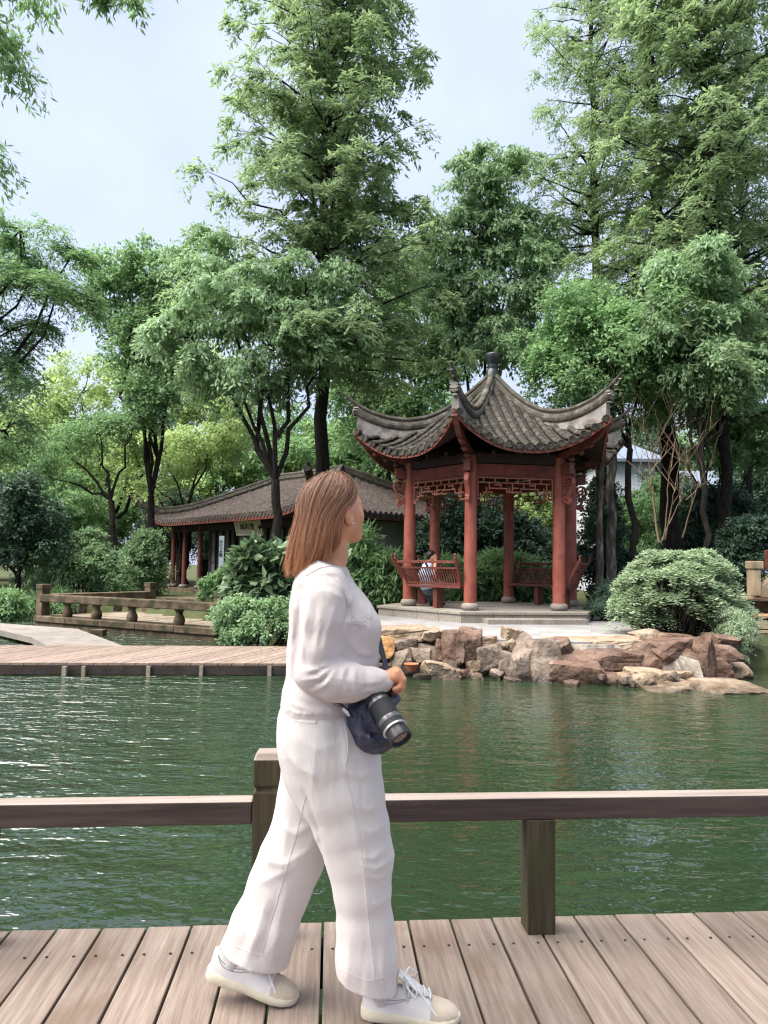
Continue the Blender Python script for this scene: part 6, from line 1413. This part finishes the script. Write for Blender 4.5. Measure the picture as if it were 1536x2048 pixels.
# shoes
def shoe(px_h, py_h, px_t, py_t, Yc, yaw, leg):
    a_, b_ = np.array(at(px_h, py_h, Yc)), np.array(at(px_t, py_t, Yc)); d = b_ - a_; L_ = .283; SS = 1.05; d /= np.linalg.norm(d)
    d = d * math.cos(yaw) + np.array([0, -1, 0]) * math.sin(yaw); d /= np.linalg.norm(d); s = np.cross(d, [0, 0, 1.0]); s /= np.linalg.norm(s); u = np.cross(s, d)
    T = lambda x, y, z: a_ + (d * x + s * y + u * z) * SS
    xs_ = np.array([0, .008, .03, .07, .12, .17, .21, .24, .265, .278, .283]); ws = np.array([.012, .026, .034, .036, .034, .043, .049, .047, .037, .023, .008])
    zb = np.array([.006, .003, 0, 0, .002, 0, 0, .002, .006, .010, .014]); zs = np.array([.036, .038, .037, .034, .031, .029, .028, .028, .029, .030, .030])
    sole_r, up_r = [], []
    for x, w, z0, z1 in zip(xs_, ws, zb, zs):
        rr = []
        for t in np.linspace(0, 2 * np.pi, 16, endpoint=False):
            cx_, sx_ = math.cos(t), math.sin(t); yy = math.copysign(abs(cx_) ** .35, cx_) * w; zz = (z0 + z1) / 2 + math.copysign(abs(sx_) ** .35, sx_) * (z1 - z0) / 2; rr.append(tuple(T(x, yy, zz)))
        sole_r.append(rr)
    sh = empty('shoe', tuple(a_)); sh.parent = woman; sh.matrix_parent_inverse = Matrix.Translation(-Vector(woman.location))
    def put(mb, name, mat, smooth=True):
        o = mb.build(name, mat, None, smooth); o.parent = sh; o.matrix_parent_inverse = Matrix.Translation(-Vector(a_)); return o
    mb = MB(); mb.loft(sole_r); put(mb, 'sole', m_sole)
    xu = np.array([.006, .02, .05, .08, .11, .14, .17, .20, .225, .25, .268, .278]); wu = np.interp(xu, xs_, ws) - .003
    hu_ = np.array([.055, .066, .064, .062, .068, .064, .055, .044, .037, .030, .020, .008]); prev = None; rows = []
    for x, w, hh_ in zip(xu, wu, hu_):
        z0 = np.interp(x, xs_, zs) - .004; inn = 1.0 - .30 * min(1, hh_ / .07)
        rows.append([tuple(T(x, w * math.copysign(abs(math.cos(t)) ** .7, math.cos(t)) * (1 - (1 - inn) * math.sin(t) ** 2), z0 + hh_ * math.sin(t) ** .8)) for t in np.linspace(0, np.pi, 15)])
    mb = MB(); mb.loft(rows[:8], closed=False, caps=False); put(mb, 'upper', m_shoe)
    mb = MB(); mb.loft(rows[7:], closed=False, caps=False); put(mb, 'toe_cap', m_suede)
    mb = MB(); mb.loft([[tuple(T(.012 + .01 * (k / 4), w_ * math.cos(t), np.interp(k, [0, 4], [.035, .098]))) for t in np.linspace(0, 2 * np.pi, 4, endpoint=False)] for k, w_ in enumerate((.02, .022, .02, .016, .012))]); put(mb, 'heel_tab', m_shoe)
    k0 = T(.062, 0, .05); k1 = np.array(at(*leg)); mb = MB(); mb.tube([tuple(k0), tuple(k0 * .67 + k1 * .33), tuple(k0 * .33 + k1 * .67), tuple(k1)], [.036, .037, .036, .036], 16); put(mb, 'sock', m_sock)
    mb = MB(); mb.tube([tuple(T(.20, 0, .071)), tuple(T(.15, 0, .098)), tuple(T(.105, 0, .128))], [.014, .022, .024], 12, flat=.35); put(mb, 'tongue', m_shoe)
    for i, x in enumerate((.125, .143, .160, .177, .193)):
        zz = np.interp(x, xu, hu_) + .034; w = .019; mb = MB()
        mb.tube([tuple(T(x - .004, -w, zz - .008)), tuple(T(x, -w * .4, zz + .006)), tuple(T(x + .004, w * .4, zz + .006)), tuple(T(x + .006, w, zz - .008))], .0032, 6); put(mb, 'lace', m_lace)
    kx, kz = .118, .116
    for sg, loops in ((1, ((.045, .05, -.028), (.02, .028, -.052))), (-1, ((.04, .045, -.02),))):
        for ox, oy, oz in loops:
            mb = MB(); P = [T(kx, 0, kz), T(kx + ox * .4, sg * oy * .7, kz + .012), T(kx + ox, sg * oy, kz + oz * .4), T(kx + ox * .9, sg * oy, kz + oz), T(kx + ox * .35, sg * oy * .6, kz + oz * .5), T(kx, sg * .004, kz - .003)]
            mb.tube([tuple(p) for p in P], .0034, 6); put(mb, 'lace', m_lace)
    mb = MB(); mb.tube([tuple(T(kx, .004, kz)), tuple(T(kx + .05, .03, kz - .02)), tuple(T(kx + .085, .04, kz - .06)), tuple(T(kx + .10, .042, kz - .078))], .0032, 6); put(mb, 'lace', m_lace)
    # outlined curved tick on both flanks
    for sg in (-1, 1):
        def fl(x, z):
            w = np.interp(x, xu, wu); hh_ = np.interp(x, xu, hu_); z0 = np.interp(x, xs_, zs) - .004; fz = min(max((z - z0) / hh_, 0), .98); t = math.asin(fz ** (1 / .8)); inn = 1.0 - .30 * min(1, hh_ / .07)
            return tuple(T(x, sg * (w * abs(math.cos(t)) ** .7 * (1 - (1 - inn) * math.sin(t) ** 2) + .0008), z))
        bz = lambda p, q_, r2, n_: [((1 - t) ** 2 * p[0] + 2 * t * (1 - t) * q_[0] + t * t * r2[0], (1 - t) ** 2 * p[1] + 2 * t * (1 - t) * q_[1] + t * t * r2[1]) for t in np.linspace(0, 1, n_)]
        P = [fl(x, z) for x, z in bz((.022, .082), (.05, .030), (.148, .076), 16) + bz((.148, .076), (.055, .048), (.022, .082), 14)[1:]]
        mb = MB(); mb.tube(P, .0006, 5); put(mb, 'side_mark', m_steel)
    return sh
shoe(722, 2032, 908, 2036, Y0 - .052, .10, (750, 1930, Y0 - .065)); shoe(411, 1953, 588, 2003, Y0 + .035, .05, (500, 1885, Y0 + .05))

# ---- bag at her hip and the camera held over it
bagc = pw_(742, 1440, -.16); bag = empty('shoulder_bag', tuple(bagc)); tag(bag, 'crumpled navy cloth bag hanging at the hip of the woman in white', 'bag')
f = Field(pw_(670, 1530, -.34) - .02, pw_(830, 1370, .08) + .03, .0036)
f.chain([(716, 1415, Y0 - .11, 16, 34), (735, 1412, Y0 - .11, 26, 42), (765, 1402, Y0 - .10, 22, 42), (788, 1396, Y0 - .09, 10, 28)], .03)
f.chain([(742, 1415, Y0 - .11, 36, 40), (738, 1440, Y0 - .115, 38, 44), (746, 1464, Y0 - .115, 36, 40), (756, 1474, Y0 - .115, 27, 28)], .03)
f.chain([(746, 1470, Y0 - .115, 26, 38), (780, 1468, Y0 - .11, 22, 34)], .03)
f.folds([([(716, 1410), (722, 1450), (738, 1490)], Y0 - .2, .007, 4), ([(728, 1410), (733, 1448), (752, 1482)], Y0 - .2, -.007, 4), ([(740, 1420), (752, 1456), (775, 1470)], Y0 - .2, .008, 5), ([(732, 1462), (752, 1476), (788, 1476)], Y0 - .2, -.007, 4), ([(728, 1470), (745, 1488), (780, 1486)], Y0 - .2, .006, 4), ([(752, 1430), (762, 1458)], Y0 - .2, -.006, 4), ([(745, 1440), (728, 1452)], Y0 - .2, .005, 4)])
f.folds(creases(44, [((725, 1410), (745, 1490), 26), ((735, 1460), (790, 1470), 16)], Y0 - .16, 26, 34, .006, 2.6)); f.ripple(8, .002, 90); o = link(bpy.data.objects.new('pouch', f.mesh('pouch', m_navy, 1))); add_parent(o, bag)
mb = MB(); P = [pw_(706, 1436, -.185), pw_(697, 1424, -.185), pw_(688, 1414, -.18), pw_(676, 1405, -.175), pw_(664, 1398, -.165)]
mb.tube([tuple(p) for p in P], .0045, 8); mb.build('strap', m_black, bag, smooth=True)
for i, (x, y) in enumerate(((664, 1400), (670, 1404), (676, 1408), (683, 1413))):
    c = pw_(x, y, -.182); mb = MB(); mb.tube([tuple(c + .0065 * np.array([math.cos(t), .5 * math.sin(t) * (i % 2), math.sin(t)])) for t in np.linspace(0, 6.28, 11)], .0018, 6); mb.build('chain_ring', m_steel, bag, smooth=True)
mb = MB(); mb.tube([tuple(pw_(686, 1416, -.19)), tuple(pw_(693, 1424, -.192)), tuple(pw_(699, 1432, -.192))], [.005, .007, .004], 8); mb.build('clip', m_silver, bag, smooth=True)
# camera
ax3 = _R * (.62 * .76) + _U * (-.79 * .76) - _F * .65; ax3.normalize(); P0 = Vector(pw_(752, 1396, -.175))
ca = empty('photo_camera', P0); tag(ca, 'black camera with long zoom lens held against the navy bag', 'camera')
sx = ax3.cross(Vector((0, 0, 1))).normalized(); sz = sx.cross(ax3)
def lat(prof, name, mat, n_=28):
    a2 = np.linspace(0, 2 * math.pi, n_, endpoint=False); mb = MB()
    mb.loft([[tuple(P0 + ax3 * z + sx * (r2 * math.cos(t)) + sz * (r2 * math.sin(t))) for t in a2] for r2, z in prof]); o = mb.build(name, mat, ca, smooth=True); o.data.set_sharp_from_angle(angle=math.radians(30)); return o
RB = np.array([[sx[i], ax3[i], sz[i]] for i in range(3)])
mb = MB(); mb.box(P0 - ax3 * .038 - sz * .012, (.11, .046, .06), RB); bd = mb.build('body', m_black, ca, bevel=.008)
barrel = lat([(.030, -.012), (.034, -.006), (.034, .012), (.0335, .016)], 'mount', m_black)
lat([(.0345, .017), (.0345, .026)], 'mount_ring', m_steel); lat([(.034, .026), (.0345, .03), (.0355, .078), (.035, .082)], 'zoom_ring', m_grip); lat([(.0352, .082), (.0356, .094), (.035, .096)], 'lens_band', m_steel)
lat([(.0358, .096), (.0362, .112), (.037, .114)], 'focus_ring', m_grip); lat([(.0375, .114), (.0385, .116), (.0385, .119), (.036, .121)], 'trim_ring', m_silver)
lat([(.0325, .121), (.0325, .134), (.034, .138), (.034, .154), (.0325, .156), (.029, .156), (.027, .148), (.001, .147)], 'lens_hood', m_black); lat([(.0268, .1475), (.02, .150), (.01, .1515), (.0005, .152)], 'front_glass', m_lens)
mb = MB(); P = [Vector(pw_(*q_)) for q_ in ((786, 1392, -.17), (780, 1366, -.10), (772, 1335, -.05), (762, 1296, -.005), (752, 1255, .05), (722, 1200, .09), (690, 1150, .09), (666, 1128, .055))]
rows = []
for i, p in enumerate(P):
    d = (P[min(i + 1, 7)] - P[max(i - 1, 0)]).normalized(); w = d.cross(Vector((.6, -.8, .1))).normalized() * .011; th = d.cross(w).normalized() * .0015; rows.append([tuple(p + w + th), tuple(p - w + th), tuple(p - w - th), tuple(p + w - th)])
mb.loft(rows); mb.build('neck_strap', m_black, ca)

# ---- man on the pavilion bench
m_hair2 = pmat('black_hair', [(.008, .007, .007), (.018, .016, .015)], scale=40, rough=.5, bump=.4, bscale=90, bdist=.01)
m_shirt = cloth('pale_blue_shirt', (.50, .60, .72), weave=200); m_jean = cloth('jeans', (.075, .10, .14), weave=200); m_dshoe = pmat('dark_shoe', [(.015, .012, .012), (.03, .025, .023)], rough=.5, bump=.1)
YM = 17.38; man = empty('person', at(860, 1205, YM)); man.location.z = FZ; tag(man, 'dark-haired man in pale blue shirt and jeans sitting on the pavilion bench', 'person')
def mchild(nm, me): o = link(bpy.data.objects.new(nm, me)); add_parent(o, man); return o
c0 = np.array(at(862, 1150, YM)); lo, hi = c0 - np.array([.45, .45, .85]), c0 + np.array([.5, .75, .75])
f = Field(lo, hi, .012); Yl = YM + .33
f.ell(np.array(at(864, 1112, YM)), (.085, .075, .11), k=.03); f.ell(np.array(at(870, 1116, YM)), (.045, .05, .075), k=.03); f.cone(np.array(at(873, 1114, YM)), np.array(at(874.5, 1116.5, YM)), .012, .013, .01)
f.chain([(858, 1124, YM, 5, 5), (855, 1132, YM, 8, 12), (853, 1150, YM, 13, 17), (856, 1172, YM, 14, 18)], .03)
f.chain([(856, 1136, YM - .18, 4, 4), (868, 1156, YM - .15, 4, 4), (871, 1124, YM - .04, 3.2, 3.2)], .02); f.chain([(856, 1136, YM + .18, 4, 4), (866, 1158, YM + .2, 4, 4), (884, 1165, YM + .2, 3, 3)], .02)
for i in range(4): f.cone(np.array(at(870, 1124, YM - .05 + i * .02)), np.array(at(873.5, 1120, YM - .04 + i * .018)), .011, .009, .006)
f.chain([(858, 1174, YM - .05, 8, 7), (862, 1178, Yl, 7, 6), (866, 1206, Yl + .05, 5, 5)], .02); f.chain([(858, 1174, YM + .1, 8, 7), (876, 1178, Yl + .1, 7, 6), (876, 1206, Yl + .1, 5, 5)], .02)
mbody = mchild('body', f.mesh('body', m_skin, 1))
f = Field(lo, hi, .012); f.chain([(857, 1129, YM, 7, 9), (855, 1134, YM, 10, 15), (852, 1150, YM, 15.5, 19), (856, 1170, YM, 16, 20)], .03); f.chain([(856, 1137, YM - .18, 5.6, 5.6), (863, 1149, YM - .165, 5.4, 5.4)], .02); f.chain([(856, 1137, YM + .18, 5.6, 5.6), (863, 1150, YM + .2, 5.4, 5.4)], .02); f.ripple(4, .006, 22)
mchild('shirt', f.mesh('shirt', m_shirt, 1))
f = Field(lo - np.array([0, 0, .1]), hi, .012); f.chain([(856, 1168, YM, 16, 18), (857, 1175, YM, 15, 18)], .03)
f.chain([(858, 1173, YM - .06, 10, 9), (861, 1177, Yl, 9, 8), (861, 1192, Yl + .02, 7.5, 7), (866, 1203, Yl + .04, 7, 6.5)], .02); f.chain([(858, 1173, YM + .1, 10, 9), (877, 1177, Yl + .1, 9, 8), (880, 1190, Yl + .1, 7.5, 7), (876, 1203, Yl + .1, 7, 6.5)], .02); mchild('jeans', f.mesh('jeans', m_jean, 1))
f = Field(lo, hi, .012); f.ell(np.array(at(862, 1108, YM)), (.098, .088, .085), k=.02); f.ell(np.array(at(858, 1112, YM)), (.075, .085, .085), k=.03); fc = np.array(at(880, 1119, YM)); f.ell(fc, (.11, .2, .095), k=.02, op='s'); f.ripple(6, .006, 60); mchild('hair', f.mesh('hair', m_hair2, 1))
for x, yy in ((867, Yl + .02), (877, Yl + .1)):
    f = Field(np.array(at(x, 1210, yy)) - .3, np.array(at(x, 1210, yy)) + .3, .008); p = np.array(at(x, 1208, yy)); p[2] = FZ + .045; f.ecap(p + np.array([-.06, -.05, 0]), p + np.array([.12, .03, -.005]), (.043, .045), (.036, .042), .02); f.ell(p + np.array([-.03, -.03, .05]), (.045, .045, .05), k=.03); f.put(p - .3, p + .3, lambda G: (FZ + .002) - G[..., 2], op='max'); mchild('shoe', f.mesh('shoe', m_dshoe, 1))
